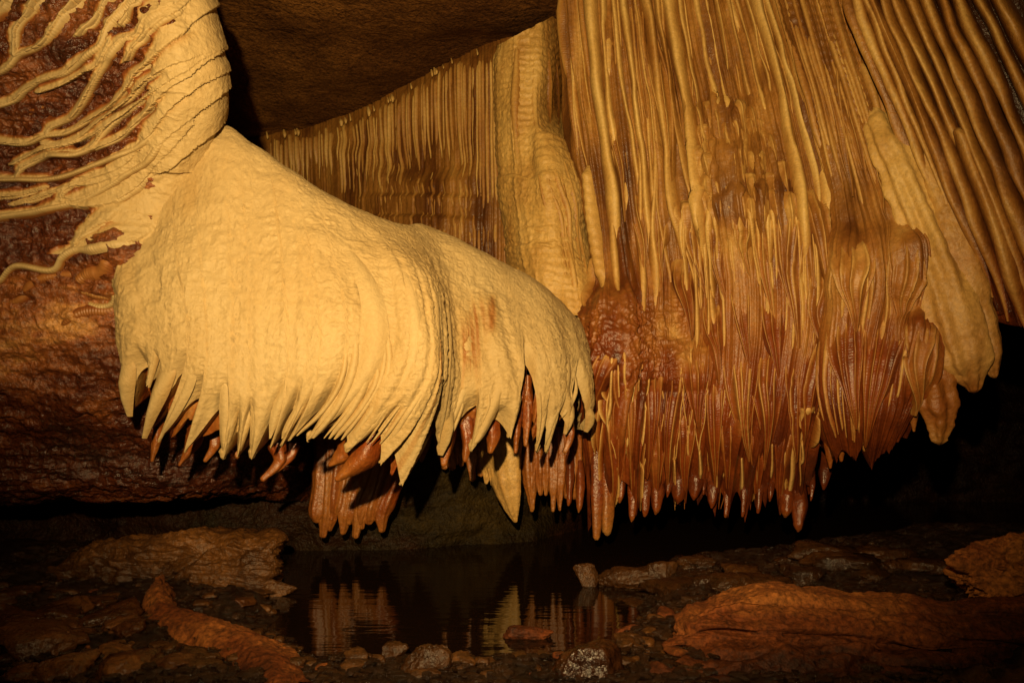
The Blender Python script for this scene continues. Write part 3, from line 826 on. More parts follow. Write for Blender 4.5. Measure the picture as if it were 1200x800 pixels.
    h = h + .02 * sstep(30, 5, e) * (py < 200) + (h > hid + .02) * (km * np.maximum(wall, -.01) + (1 - km) * .35 * np.maximum(wall, 0))
    al = np.concatenate([np.zeros((1, nu)), np.cumsum(np.linalg.norm(np.diff(B, axis=0), axis=-1), 0)])
    link_grid('body', B + N * h[..., None], M['cream'], colm, tn + .05 * fbm(B, 2.0, 3, 98), al, flip=LW.flip)
column_cover()
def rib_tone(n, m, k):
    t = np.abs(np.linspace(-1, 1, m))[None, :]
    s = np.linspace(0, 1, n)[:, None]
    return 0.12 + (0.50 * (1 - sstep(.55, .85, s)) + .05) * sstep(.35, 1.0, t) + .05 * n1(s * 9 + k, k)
for i, (pts, w) in enumerate(RIBS):
    n = 150
    w_ = w * .95 * (1 + .25 * n1(np.array(i * 3.7), 12))
    pxstrand(LW, pts, [w_ * .8, w_, w_, w_ * 1.2, w_ * 1.5], [w * 1.5, w * 1.8, w * 1.7, w * 1.3, w * .8], 'rib', M['ridge'], colm, tone=rib_tone(n, 11, i), seed=200 + i, knob=0.10, nl=n, nw=11, p=1.1, sink=0.010, jit=0.004, taper=(.03, .06))
BRIBS = [
 (z4([(-40, 330), (0, 300), (80, 270), (110, 220), (150, 195), (230, 185), (275, 185)]), 5, 0.52),
 (z4([(270, 215), (310, 185), (360, 165), (392, 130)]), 9, 0.5), (z4([(272, 242), (330, 250), (385, 262)]), 4, 0.45),
 (z4([(212, 368), (260, 325), (310, 305), (370, 308), (410, 296)]), 5, 0.55),
 (z1([(0, 400), (60, 405), (120, 385), (200, 350)]), 3, 0.5), (z1([(0, 450), (20, 410), (50, 395)]), 3, 0.55),
]
for i, (pts, w, t) in enumerate(BRIBS):
    pxstrand(LW, pts, [w * .8, w * 1.5, w], [w * .9, w * 1.2, w * .8], 'rib', M['ridge'], colm, tone=(t, t + 0.25), seed=230 + i, knob=0.15, nl=60, nw=9, p=0.8, sink=0.02)
pxstrand(LW, z4([(298, 280), (350, 291), (390, 275), (410, 238)]), [4, 5, 5, 6], [5, 7, 7, 6], 'rib', M['ridge'], colm, tone=(0.1, 0.5), seed=240, nl=40, nw=9, sink=0.02)

# ------------------------------------------------------------------ far curtain at the back
far = empty('flowstone_curtain', W(450, 200, 8.2), 'dim fluted curtain on the back wall under the ceiling edge, left of the pillar', 'drapery')
fx = [270, 330, 380, 430, 480, 530, 575, 605]
ft = [166, 158, 150, 133, 103, 72, 58, 48]
fY = [9.1, 8.9, 8.6, 8.25, 7.9, 7.55, 7.25, 7.1]
cols = []
for x, t, Y in zip(fx, ft, fY):
    cols.append([(x, t - 8, Y + 0.1), (x, t + 15, Y), (x + 1, t + 60, Y), (x + 1, t + 110, Y - 0.02), (x + 2, 240 + (t - 58) * .3, Y - 0.05), (x + 2, 300, Y - 0.1), (x + 2, 360, Y - 0.1)])
def far_low(u, v, P):
    px, py = proj(P)
    m = np.exp(-((px - 495) / 62) ** 4) * sstep(196, 222, py + 0.0012 * (px - 500)**2 * 3)
    tier = 0.10 * m + 0.05 * m * sstep(228, 236, py) + 0.05 * m * sstep(255, 262, py)
    m2 = np.exp(-((px - 425) / 40) ** 4) * sstep(165, 185, py + 0.004 * (px - 430)**2) * 0.05
    return tier + m2
FAR = Sheet(cols, 520, 260, far_low)
FAR.mesh('body', M['tan'], far, lambda u, v, P: 0.012 * (1 - 2 * np.abs(n1(u * 110 + 0.4 * fbm(P, 2, 2, 5), 301))) + 0.012 * fbm(P, 5, 3, 302) ,
         lambda u, v, P: 0.58 + 0.16 * fbm(P * np.array([3, 3, .5]), 1.2, 3, 303) + 0.12 * np.exp(-((proj(P)[0] - 560) / 14)**2) * sstep(190, 250, proj(P)[1]))
for i in range(62):
    f = (i + rng.uniform(-.35, .35)) / 62
    x = 318 + f * 266
    t = np.interp(x, fx, ft)
    y1 = rng.uniform(0.88, 1.05) * (np.interp(x, [320, 440, 452, 548, 556, 590], [215, 240, 222, 222, 275, 290]))
    y1 = max(y1, t + 40)
    w = rng.uniform(1.6, 3.6)
    pxstrand(FAR, [(x, t + rng.uniform(0, 10)), (x + .5, (t + y1) / 2), (x + 1, y1)], [w, w * 1.1, w * .7], [w * 1.2, w * 1.3, 0.3], 'flute', M['fold'], far, tone=(rng.uniform(0.22, 0.42), 0.5), seed=310 + i, nl=36, nw=7, knob=0.15)
for row, (y, n, x0, x1, ln) in enumerate([(212, 18, 446, 550, 34), (238, 22, 436, 556, 36), (262, 26, 436, 580, 36)]):
    for k in range(n):
        x = x0 + (x1 - x0) * (k + rng.uniform(-.3, .3)) / (n - 1)
        w = rng.uniform(1.6, 3.2); y_ = y; y = y + rs(-7, 7)
        pxstrand(FAR, [(x, y), (x, y + ln * .5), (x, y + ln)], [w * .8, w, w * .6], [w * .5, w * .8, 0.2], 'flute', M['fold'], far, tone=(rng.uniform(0.38, 0.50), 0.54), seed=400 + row * 40 + k, nl=14, nw=7)
        y = y_
for i in range(20):          # little nodules along the ceiling edge
    x = rng.uniform(300, 580)
    t = np.interp(x, fx, ft); Y = np.interp(x, fx, fY)
    r = rng.uniform(1.0, 2.6)
    pend(far, [(x, t - 4 + rs(-2, 2), Y - .03), (x + 1, t, Y - .06), (x + 1, t + r * 1.6, Y - .06)], [r * .6, r, r * .5], name='nodule', tone=(0.25, 0.3), mat='fold', ns=8, nl=8, seed=i)

# ------------------------------------------------------------------ pillar between the curtains
pil = empty('flowstone_pillar', W(640, 200, 6.7), 'broad tan flowstone pillar with a hooded bulge, left of the dark crack', 'flowstone')
def pc(xs, ys, Ys): return list(zip(xs, ys, Ys))
yr = [30, 80, 130, 180, 230, 280, 320, 370]
cols = [
 pc([592, 590, 590, 592, 598, 606, 612, 616], [48, 80, 130, 180, 230, 280, 320, 370], [7.3] * 8),
 pc([584, 581, 581, 583, 588, 598, 606, 612], [54, 80, 130, 180, 230, 280, 320, 370], [6.85, 6.8, 6.8, 6.75, 6.75, 6.7, 6.7, 6.7]),
 pc([598, 596, 595, 598, 602, 610, 618, 625], [46, 80, 130, 180, 230, 280, 320, 370], [6.62, 6.6, 6.58, 6.55, 6.5, 6.45, 6.4, 6.4]),
 pc([618, 616, 614, 618, 622, 632, 642, 650], [36, 80, 130, 180, 230, 280, 320, 370], [6.6, 6.55, 6.52, 6.45, 6.35, 6.3, 6.2, 6.2]),
 pc([636, 636, 634, 640, 650, 658, 668, 676], [26, 80, 130, 180, 230, 280, 320, 370], [6.62, 6.58, 6.58, 6.40, 6.3, 6.25, 6.15, 6.1]),
 pc([652, 655, 658, 664, 674, 680, 688, 696], [16, 80, 130, 180, 230, 280, 320, 370], [6.85, 6.9, 7.05, 6.7, 6.45, 6.4, 6.25, 6.2]),
 pc([668, 668, 672, 684, 694, 700, 706, 712], [6, 80, 130, 185, 235, 282, 322, 370], [7.4, 7.4, 7.6, 7.3, 7.0, 6.9, 6.7, 6.5]),
 pc([676, 676, 680, 692, 702, 708, 714, 720], [6, 80, 130, 185, 235, 282, 322, 370], [8.0] * 8),
]
def pil_low(u, v, P):
    px, py = proj(P)
    hood = sstep(162, 172, py + 0.02 * (px - 658)**2) * np.exp(-((px - 656) / 26) ** 4) * sstep(300, 200, py)
    band = 0.018 * sstep(205, 212, py + 3 * n1(px / 9, 1)) + 0.015 * sstep(266, 270, py) + 0.02 * sstep(286, 291, py)
    return 0.09 * hood + band * sstep(660, 640, px)
PIL = Sheet(cols, 260, 420, pil_low)
PIL.mesh('body', M['tan'], pil, lambda u, v, P: 0.003 * np.sin(proj(P)[1] / 1.5 + 9 * fbm(P, 3.0, 2, 330)) + 0.018 * fbm(P, 4, 4, 331) + 0.006 * fbm(P, 22, 2, 332, ridged=True) + 0.012 * (1 - 2 * np.abs(n1(u * 17, 335))),
         lambda u, v, P: 0.30 + 0.12 * fbm(P, 1.8, 4, 333) + 0.2 * sstep(636, 650, proj(P)[0]) * sstep(150, 120, proj(P)[1]) - 0.06 * sstep(200, 260, proj(P)[1]))
for i, (pts, w, t) in enumerate([
 ([(628, 40), (627, 90), (628, 140), (634, 200)], 4, .28), ([(642, 50), (643, 100), (646, 145)], 5, .45), ([(652, 60), (654, 100), (656, 150)], 3, .5), ([(606, 50), (604, 120), (606, 200)], 6, .32),
 ([(634, 185), (646, 225), (660, 265), (667, 320)], 3, .3), ([(640, 175), (655, 215), (668, 260), (675, 330)], 4, .3), ([(655, 172), (668, 215), (676, 260), (682, 310)], 3.5, .3), ([(664, 175), (676, 215), (684, 255)], 3, .25),
 ([(630, 190), (637, 230), (648, 270)], 3, .35), ([(648, 180), (660, 220), (668, 250)], 2.5, .38), ([(672, 230), (680, 280), (690, 330)], 3, .3), ([(662, 255), (668, 300), (676, 345)], 3.5, .28), ([(655, 260), (660, 300), (664, 340)], 2.5, .35)]):
    pxstrand(PIL, pts, [w * .6, w * 1.2, w], [w * .4, w, w * .5], 'flute', M['fold'], pil, tone=(t, t + .2), seed=340 + i, nl=44, nw=9, knob=.2)
for i, (y, x0, x1) in enumerate([(207, 584, 628), (268, 598, 650), (290, 606, 655)]):
    pxstrand(PIL, [(x0, y + 3), (x0 * .66 + x1 * .34, y - 1), (x0 * .34 + x1 * .66, y + 1), (x1, y + 5)], [3, 5, 5, 3], [0, 3, 3, 0], 'ledge', M['fold'], pil, tone=(.27, .36), seed=360 + i, nl=44, nw=9, knob=.3, jit=0.02)

# ------------------------------------------------------------------ the main curtain
cur = empty('drapery_curtain', W(820, 400, 6.0), 'tall fluted curtain of tan draperies turning iron red toward its dripping lower edge', 'drapery')
yy = [-36, 40, 110, 180, 245, 310, 370, 430, 490, 550, 625]
def cv(xs, Ys): return list(zip(xs, yy, [y + d for y, d in zip(Ys, [0] * 7 + [.02, .08, .20, .36])]))
cols = [
 cv([672, 672, 676, 684, 698, 712, 712, 706, 700, 700, 700], [7.0, 7.0, 6.9, 6.9, 6.8, 6.7, 6.6, 6.5, 6.5, 6.5, 6.6]),
 cv([656, 660, 666, 674, 689, 696, 692, 688, 686, 690, 694], [6.45, 6.42, 6.4, 6.38, 6.3, 6.25, 6.15, 6.05, 6.05, 6.1, 6.2]),
 cv([678, 684, 690, 700, 708, 716, 718, 716, 712, 712, 714], [6.2, 6.2, 6.18, 6.15, 6.12, 6.1, 6.0, 5.88, 5.88, 5.95, 6.05]),
 cv([708, 712, 718, 726, 734, 742, 746, 746, 742, 740, 738], [6.15, 6.12, 6.12, 6.1, 6.12, 6.12, 6.05, 5.95, 5.9, 5.95, 6.05]),
 cv([742, 750, 760, 768, 774, 780, 782, 780, 774, 770, 766], [6.08, 6.05, 6.05, 6.05, 6.05, 6.12, 6.05, 5.95, 5.9, 5.95, 6.05]),
 cv([778, 790, 802, 812, 820, 826, 828, 824, 814, 806, 800], [6.05, 6.02, 5.98, 5.92, 5.85, 5.95, 5.92, 5.85, 5.82, 5.88, 5.98]),
 cv([812, 828, 842, 854, 864, 872, 874, 870, 862, 852, 842], [6.0, 5.95, 5.9, 5.78, 5.68, 5.78, 5.78, 5.74, 5.74, 5.8, 5.9]),
 cv([844, 864, 880, 894, 906, 914, 916, 910, 902, 892, 884], [5.95, 5.88, 5.8, 5.68, 5.58, 5.64, 5.66, 5.64, 5.66, 5.72, 5.82]),
 cv([872, 896, 914, 930, 944, 952, 952, 944, 934, 922, 912], [5.9, 5.8, 5.7, 5.62, 5.52, 5.5, 5.52, 5.54, 5.58, 5.66, 5.76]),
 cv([896, 922, 942, 958, 972, 982, 982, 968, 956, 944, 934], [5.9, 5.8, 5.7, 5.64, 5.56, 5.5, 5.5, 5.5, 5.56, 5.64, 5.74]),
 cv([912, 938, 958, 974, 984, 990, 990, 978, 966, 952, 942], [6.2, 6.1, 6.0, 5.95, 5.85, 5.8, 5.8, 5.8, 5.85, 5.9, 6.0]),
]
def cur_low(u, v, P):
    px, py = proj(P)
    tx = np.exp(-((px - 862) / 52) ** 2) * (.75 + .5 * n1(px / 17.0 + py / 90.0, 15))
    t = 0
    for y, a in ((128, .03), (172, .045), (200, .03), (232, .06)):
        yy_ = py + 0.10 * (px - 862) + 13 * n1(px / 11.0, int(y)) + 5 * n1(px / 4.0, int(y) + 1)
        t = t + a * .8 * sstep(y - 11, y + 4, yy_) * sstep(y + 62, y + 8, yy_)
    cone = np.exp(-(np.abs(px - 714) / (20 + 0.25 * np.clip(py - 330, 0, 110))) ** 3) * sstep(325, 365, py) * sstep(470, 420, py)
    shelf = np.exp(-((px - 790) / 45) ** 4) * sstep(395, 420, py) * sstep(460, 440, py)
    bund = 0.085 * n1(u * 9.5 + .5 * n1(v * 4, 21), 22) * sstep(240, 360, py) + 0.05 * n1(u * 7 + 3, 23) * sstep(260, 180, py)
    return t * tx + 0.11 * cone + 0.08 * shelf + bund
CUR = Sheet(cols, 620, 760, cur_low)
HEMC = [(655, 560), (690, 625), (705, 560), (715, 600), (722, 560), (735, 565), (742, 600), (760, 570), (770, 598), (782, 575), (797, 590), (806, 560), (818, 592), (826, 580), (836, 602), (845, 575), (853, 600), (862, 575), (872, 604), (884, 570), (897, 590), (905, 570), (925, 600), (935, 615), (942, 560), (955, 588), (970, 560)]
def hem_from(sh, pts, p=1.5):
    uv = sh.uv(pts)
    o_, last = [], -1
    for a, b in uv:
        a = max(a, last + .004); last = a; o_.append((a, b))
    o_ = np.array(o_)
    u = sh.u[0]
    h = np.zeros_like(u); q_ = np.zeros_like(u)
    for i, x in enumerate(u):
        k = np.searchsorted(o_[:, 0], x) - 1
        if k < 0: h[i] = o_[0][1]; continue
        if k >= len(o_) - 1: h[i] = o_[-1][1]; continue
        (ua, va), (ub, vb) = o_[k], o_[k + 1]
        f = (x - ua) / (ub - ua)
        q, lo_, hi_ = (1 - f, vb, va) if va > vb else (f, va, vb)
        h[i] = lo_ + (hi_ - lo_) * q ** p; q_[i] = q
    return h, q_
def hung_sheet(sh, hemv, q, nv, parent, mat, hi, tone, under='wet', back=0.35, tone_u=0.75, notch=0.05):
    u = sh.u[0]
    V = np.linspace(0, 1, nv)[:, None] * hemv[None, :]; U = np.repeat(u[None, :], nv, 0)
    B = sh.pos(U, V); N = sh.at(sh.N, U, V)
    d = hi(U, V, B) - notch * (1 - q[None, :]) * sstep(.85, 1, V / hemv[None, :])
    Pn = B + N * d[..., None]
    al = np.concatenate([np.zeros((1, len(u))), np.cumsum(np.linalg.norm(np.diff(Pn, axis=0), axis=-1), 0)])
    t = tone(U, V, Pn)
    link_grid('body', Pn, mat, parent, t, al, flip=sh.flip)
    bk = sh.pos(u, hemv - 0.10) + np.array([0, back, 0.0])
    rows = [Pn[-1]]; ts = [t[-1]]
    for k in range(1, 9):
        f = k / 8
        rows.append(Pn[-1] * (1 - f) + bk * f + np.array([0, .06, -.02]) * math.sin(f * math.pi)); ts.append(np.full(len(u), tone_u))
    link_grid('underside', np.array(rows), M[under], parent, np.array(ts), flip=sh.flip)
hv, hq = hem_from(CUR, HEMC)
def cur_hi(u, v, P):
    px, py = proj(P)
    up = sstep(260, 200, py)
    a = 0.060 * n1(u * 34 + .9 * n1(v * 5 + u * 3, 499) + .5 * fbm(P, 2, 2, 501), 500) + 0.022 * (1 - 2 * np.abs(n1(u * 64 + .5 * fbm(P, 2, 2, 501), 502))) + 0.008 * (1 - 2 * np.abs(n1(u * 150, 503)))
    rough = sstep(330, 380, py) * sstep(470, 430, py) * sstep(830, 790, px)
    a = a * (1 - .7 * rough) + rough * (0.035 * fbm(P, 8, 4, 504, ridged=True) + 0.016 * fbm(P, 24, 2, 505, ridged=True))
    low = sstep(400, 480, py)
    a = a + low * 0.09 * n1(u * 26 + .5 * n1(v * 9, 4), 506)
    return a + 0.014 * fbm(P, 4, 3, 507)
def cur_tone(u, v, P):
    px, py = proj(P)
    t = 0.55 + 0.22 * fbm(P * np.array([5, 5, .5]), 1.6, 3, 508)  # darker than the flutes: iron stain plus shade painted into the gaps
    t = t + 0.0 * sstep(240, 270, py) + 0.02 * sstep(270, 400, py + 0.15 * (px - 820)) + 0.16 * sstep(390, 470, py) + .14 * sstep(480, 590, py)  # red stain and groove shade; last step paints the dimness near the hem
    t = t + 0.10 * np.exp(-((px - 715 + 14 * n1(py / 14.0, 8)) / 34) ** 4) * sstep(325, 360, py + 20 * n1(px / 10.0, 6)) * sstep(480, 430, py)
    t = t - 0.12 * np.exp(-((px - 690) / 14) ** 2) * sstep(200, 140, py)
    rough = sstep(360, 390, py) * sstep(460, 440, py) * np.exp(-((px - 795) / 40) ** 4)
    return t - 0.16 * rough * (.6 + .8 * fbm(P, 7, 3, 509))
hung_sheet(CUR, hv, hq, 760, cur, M['tan'], cur_hi, cur_tone)

cnt = 0
def cs(pts, w, h, t0, t1, name='drapery_fold', mat='fold', **kw):
    global cnt
    cnt += 1
    return pxstrand(CUR, pts, w, h, name, M[mat], cur, tone=(t0, t1), seed=500 + cnt, **{**dict(nl=60, nw=9, knob=.12), **kw})
def colx(f, py):
    """pixel column of the flow line at fraction f of the curtain's width, on row py"""
    xs = [np.interp(py, yy, [c[k][0] for k in range(len(yy))]) for c in cols[1:-1]]
    return float(np.interp(f, np.linspace(0, 1, len(xs)), xs))
# key long flutes in the upper part
x0s = [690, 704, 718, 728, 741, 752, 764, 779, 792, 806, 819, 829, 840, 853, 864, 873, 884, 893]
ends = [300, 180, 235, 300, 330, 300, 250, 330, 240, 150, 165, 140, 135, 150, 130, 330, 260, 300]
wid = [11, 6, 4, 6, 3.5, 8, 4, 10, 4, 7, 5, 3, 6, 4, 3.5, 10, 5, 8]
for k, (x0, e, w) in enumerate(zip(x0s, ends, wid)):
    f = (np.interp(x0, [c[0][0] for c in cols[1:-1]], np.linspace(0, 1, 9)))
    n = 6
    ys_ = np.linspace(-34, e, n)
    df = rs(-.025, .025)
    pts = [(colx(f + df * (i / 5) ** 2 + .010 * n1(np.array(i * 1.3 + k * 5.1), 9), y), y) for i, y in enumerate(ys_)]
    cs(pts, [w * rs(.8, 1.1), w * rs(.8, 1.1), w * rs(.6, 1.0), w * rs(.6, 1), w * rs(.8, 1.2), w * .7], [w * 1.1 + 3, w * 1.2 + 4, w * 1.1 + 4, w * 1.1 + 4, w * 1.2 + 3, 1], rs(.16, .34), rs(.46, .56), jit=.012)
for k in range(32):
    f = (k + rs(-.45, .45)) / 32
    y0 = rs(-34, 60) if k % 3 else -34
    y1 = y0 + rs(70, 190)
    w = rs(1.4, 3.2) if k % 4 else rs(5, 10)
    hk = 2 if w < 4 else .9
    df = rs(-.03, .03)
    pts = [(colx(f + df * (i / 4) ** 1.5, y), y) for i, y in enumerate(np.linspace(y0, y1, 5))]
    cs(pts, [w * .6, w, w * rs(.6, 1.2), w * .4], [1, w * hk, w * hk, .5], rs(.2, .46), .56, name='flute', nl=46, nw=11, jit=.012)
# terraces of short scalloped drips
for (yb, x0, x1, n, ln) in ((118, 828, 880, 5, 38), (138, 824, 892, 7, 40), (168, 818, 902, 8, 40), (196, 814, 915, 9, 42), (224, 806, 930, 11, 46)):
    for k in range(n):
        x = x0 + (x1 - x0) * (k + rs(-.25, .25)) / (n - 1)
        y = yb - 0.10 * (x - 862) + rs(-9, 9)
        f = np.interp(x, [colx(g, y) for g in np.linspace(0, 1, 30)], np.linspace(0, 1, 30))
        ln_ = ln * rs(.8, 1.35)
        tongue(CUR, [(colx(f, q), q) for q in (y, y + ln_ * .3, y + ln_ * .65, y + ln_)], rs(7, 11), rs(11, 16), 2, M['fold'], cur, crest=rs(.24, .34), groove=rs(.40, .50), hood=.55, rib=.22, seed=150 + k + int(yb), nl=34, name='scallop')
# ridges from the terrace lip over red-brown rock
for k in range(34):
    x = 798 + 150 * (k + rs(-.35, .35)) / 33
    y = 238 - 0.08 * (x - 862) + rs(-6, 10)
    f = np.interp(x, [colx(g, y) for g in np.linspace(0, 1, 30)], np.linspace(0, 1, 30))
    y1 = y + rs(90, 190)
    df = rs(-.02, .02)
    w = rs(1.6, 3.6)
    pts = [(colx(f + df * g, y + (y1 - y) * g), y + (y1 - y) * g) for g in (0, .25, .5, .75, 1)]
    cs(pts, [w * 2.2, w * 1.5, w, w, w * 1.3, w * .5], [1.5, w * 2.8, w * 3.4, w * 3.4, w * 3, .5], rs(.16, .3), rs(.56, .66), sink=.012, nl=54, nw=9)
# heavier strands left of centre, and the scalloped stem
cs([(690, 195), (695, 240), (702, 290), (708, 335)], [9, 9, 10, 12], [12, 12, 13, 10], .28, .38, name='stem', mat='fold', rip=.05, ripf=70, nw=13, nl=120)
for (pts, w, t) in [([(717, 150), (716, 220), (718, 280), (725, 340)], 4, .25), ([(750, 150), (751, 230), (752, 310), (754, 400)], 4, .27), ([(768, 140), (768, 220), (766, 290), (770, 380)], 5, .25), ([(688, 300), (690, 330), (686, 365)], 6, .3),
                    ([(786, 240), (800, 280), (815, 330), (822, 370)], 3, .26), ([(730, 130), (733, 200), (736, 260)], 4, .3), ([(758, 120), (762, 190), (768, 250)], 4, .3), ([(782, 160), (790, 230), (797, 270)], 4, .26), ([(815, 250), (828, 310), (834, 360), (838, 400)], 4, .24)]:
    cs(pts, [w * .8, w, w * .7, w * 1.4, w * 1.2], [w, w * 1.5, w * 1.4, w * 2, .5], t, .5, nl=70)
TONGUES = [   # top centre, half width, tip, ribs, crest stain, groove stain with some painted shade
 (812, 240, 17, 826, 345, 4, .22, .62), (838, 236, 19, 852, 360, 5, .20, .62), (868, 232, 17, 880, 330, 4, .20, .60), (893, 230, 18, 908, 385, 4, .20, .62), (922, 222, 24, 938, 408, 5, .20, .62), (953, 205, 20, 970, 345, 4, .22, .58),
 (800, 300, 15, 812, 400, 3, .3, .66), (865, 320, 20, 880, 440, 4, .26, .70), (905, 335, 20, 915, 450, 4, .26, .72), (835, 345, 18, 842, 450, 4, .28, .70), (960, 300, 18, 966, 420, 3, .22, .64),
 (712, 405, 17, 697, 490, 4, .18, .74), (738, 400, 20, 737, 548, 5, .18, .76), (765, 415, 17, 757, 560, 4, .24, .76), (790, 420, 19, 783, 572, 5, .25, .76), (815, 410, 19, 819, 506, 5, .24, .76), (838, 430, 17, 838, 575, 4, .28, .78),
 (868, 400, 24, 878, 538, 5, .22, .76), (903, 398, 24, 896, 548, 5, .22, .76), (932, 400, 17, 934, 540, 4, .2, .76), (958, 385, 19, 942, 520, 4, .2, .74), (855, 470, 18, 852, 590, 4, .4, .80), (890, 480, 18, 886, 592, 4, .4, .80), (922, 480, 18, 915, 600, 4, .36, .80), (805, 470, 17, 803, 588, 4, .4, .80), (745, 470, 15, 742, 600, 3, .36, .78), (722, 470, 15, 718, 600, 3, .3, .78), (770, 480, 15, 768, 596, 3, .4, .8),
 (770, 250, 13, 775, 340, 3, .3, .62), (745, 210, 14, 752, 330, 3, .28, .6), (722, 120, 13, 732, 260, 3, .28, .56), (768, 40, 16, 790, 220, 3, .26, .54), (742, -20, 14, 762, 160, 3, .26, .54)]
for i, (x, y, hw, tx, ty, k, c0_, g0_) in enumerate(TONGUES):
    mx = x * .45 + tx * .55 + rs(-3, 3)
    tongue(CUR, [(x, y), (x * .8 + tx * .2 + rs(-2, 2), y * .7 + ty * .3), (mx, y * .4 + ty * .6), (tx, ty)], hw, rs(14, 22) * (hw / 18), k, M['fold'], cur, crest=c0_ - .02, groove=g0_ - .02 + rs(-.08, .08), seed=20 + i)
# fringe below the red cone
for k in range(13):
    x = 690 + 66 * k / 12 + rs(-2, 2)
    y0 = 408 + rs(-8, 8) + 0.012 * (x - 720) ** 2
    y1 = y0 + rs(60, 130)
    w = rs(1.8, 3.0)
    pts = [(x, y0), (x + rs(-2, 3), y0 * .66 + y1 * .34), (x + rs(-4, 4), y0 * .3 + y1 * .7), (x + rs(-8, 4), y1)]
    cs(pts, [w * 1.3, w, w, w * 1.2, w * .4], [2, w * 3.5, w * 4.2, w * 4, .6], rs(.10, .25), .70, sink=.02, nl=50, nw=9, name='fringe', jit=.012)
# lower web of pale ridges that join in pairs
joins = [(722, 470, 545), (742, 478, 560), (752, 470, 548), (772, 480, 560), (790, 455, 540), (806, 440, 505), (820, 430, 530), (838, 420, 545), (858, 430, 525), (880, 430, 535), (898, 425, 545), (915, 420, 520), (935, 410, 530), (952, 400, 520), (966, 395, 490)]
for (x, y0, yj) in joins:
    sp = rs(7, 12)
    ya = y0 + rs(-30, 10)
    yb = y0 + rs(-30, 10)
    t = rs(.12, .26)
    lean = -0.10 if x > 850 else 0.0
    xe = x + lean * (yj - y0)
    for sgn, ys_ in ((-1, ya), (1, yb)):
        w = rs(1.1, 1.7); ys_ = ys_ - rs(10, 50)
        pts = [(x + sgn * sp * .8, ys_), (x + sgn * sp * 1.05, ys_ * .6 + yj * .4), (xe + sgn * sp * .65, ys_ * .25 + yj * .75), (xe, yj)]
        cs(pts, [w * 2.2, w * 1.2, w, w, w * 1.2], [1.0, w * 4.5, w * 5.5, w * 5.5, w * 4.5], t, .74, nl=70, nw=9, jit=.018, p=.8, sink=.02, taper=(.3, .04))
    ye = min(yj + rs(25, 60), 600)
    cs([(xe, yj - 6), (xe + lean * 10 + rs(-2, 2), (yj + ye) / 2), (xe + lean * 30 + rs(-2, 2), ye)], [2.2, 2.6, 3.4, 1.4], [11, 12, 10, 3], t + .06, .68, nl=40, nw=9, sink=.02)
for k in range(36):
    x = 694 + 264 * (k + rs(-.4, .4)) / 35
    y0 = rs(385, 490); y1 = min(y0 + rs(90, 190), 598)
    w = rs(1.0, 2.0)
    l_ = -.08 if x > 850 else 0
    cs([(x, y0), (x + rs(-3, 3) + l_ * 30, (y0 + y1) / 2), (x + l_ * 60, y1)], [w, w, w * 1.3, w * .5], [1, w * 4.5, w * 5, 2], rs(.2, .6), .78, sink=.02, nl=50, nw=7, name='flute', mat='fold', jit=.018, taper=(.3, .25))
# a big bead with its tail
cs([(950, 466), (947, 478), (938, 500), (930, 530), (928, 560), (920, 600)], [3, 9, 4, 3, 3, 2], [3, 14, 7, 6, 6, 1], .2, .45, name='drip_tip', nl=60)
cs([(938, 465), (938, 490), (935, 530)], [3, 5, 2.5], [4, 8, 3], .2, .5, name='drip_tip', nl=40)

# points under the curtain: round hanging ends
TIPS = [(700, 520, 632, 9, .35), (712, 500, 626, 10, .3), (680, 540, 600, 5, .4), (668, 520, 592, 5, .45), (728, 540, 590, 5, .5), (742, 540, 604, 5, .45), (757, 545, 600, 5, .5), (770, 550, 602, 5, .45), (796, 540, 592, 7, .5), (815, 540, 592, 6, .55), (836, 540, 606, 6, .55), (852, 540, 600, 5, .5), (872, 545, 610, 6, .55), (890, 540, 596, 5, .55), (904, 545, 588, 5, .6), (922, 560, 608, 7, .5), (937, 560, 622, 7, .5), (952, 545, 592, 6, .55), (967, 530, 575, 5, .6), (784, 545, 585, 4, .55), (826, 545, 590, 4, .6)]
for i, (x, y0, y1, r, t) in enumerate(TIPS):
    if i > 3:
        y1 = y1 + 15 * float(n1(np.array(x / 17.0), 77)) + rs(-6, 3); r = r * rs(.7, 1.7)
    f = np.interp(x, [690, 760, 850, 940], [6.12, 6.16, 6.06, 5.88])
    pend(cur, [(x - .5, y0, f + .12), (x, (y0 + y1) / 2, f + .04), (x - 1, y1 - 8, f), (x - 2, y1, f)], [r * .7, r, r * .6, 1.2], tone=(.86, t + .28, t + .12 if i > 1 else t), seed=700 + i, rough=.008, flute=.15, nf=4, mat='wet')
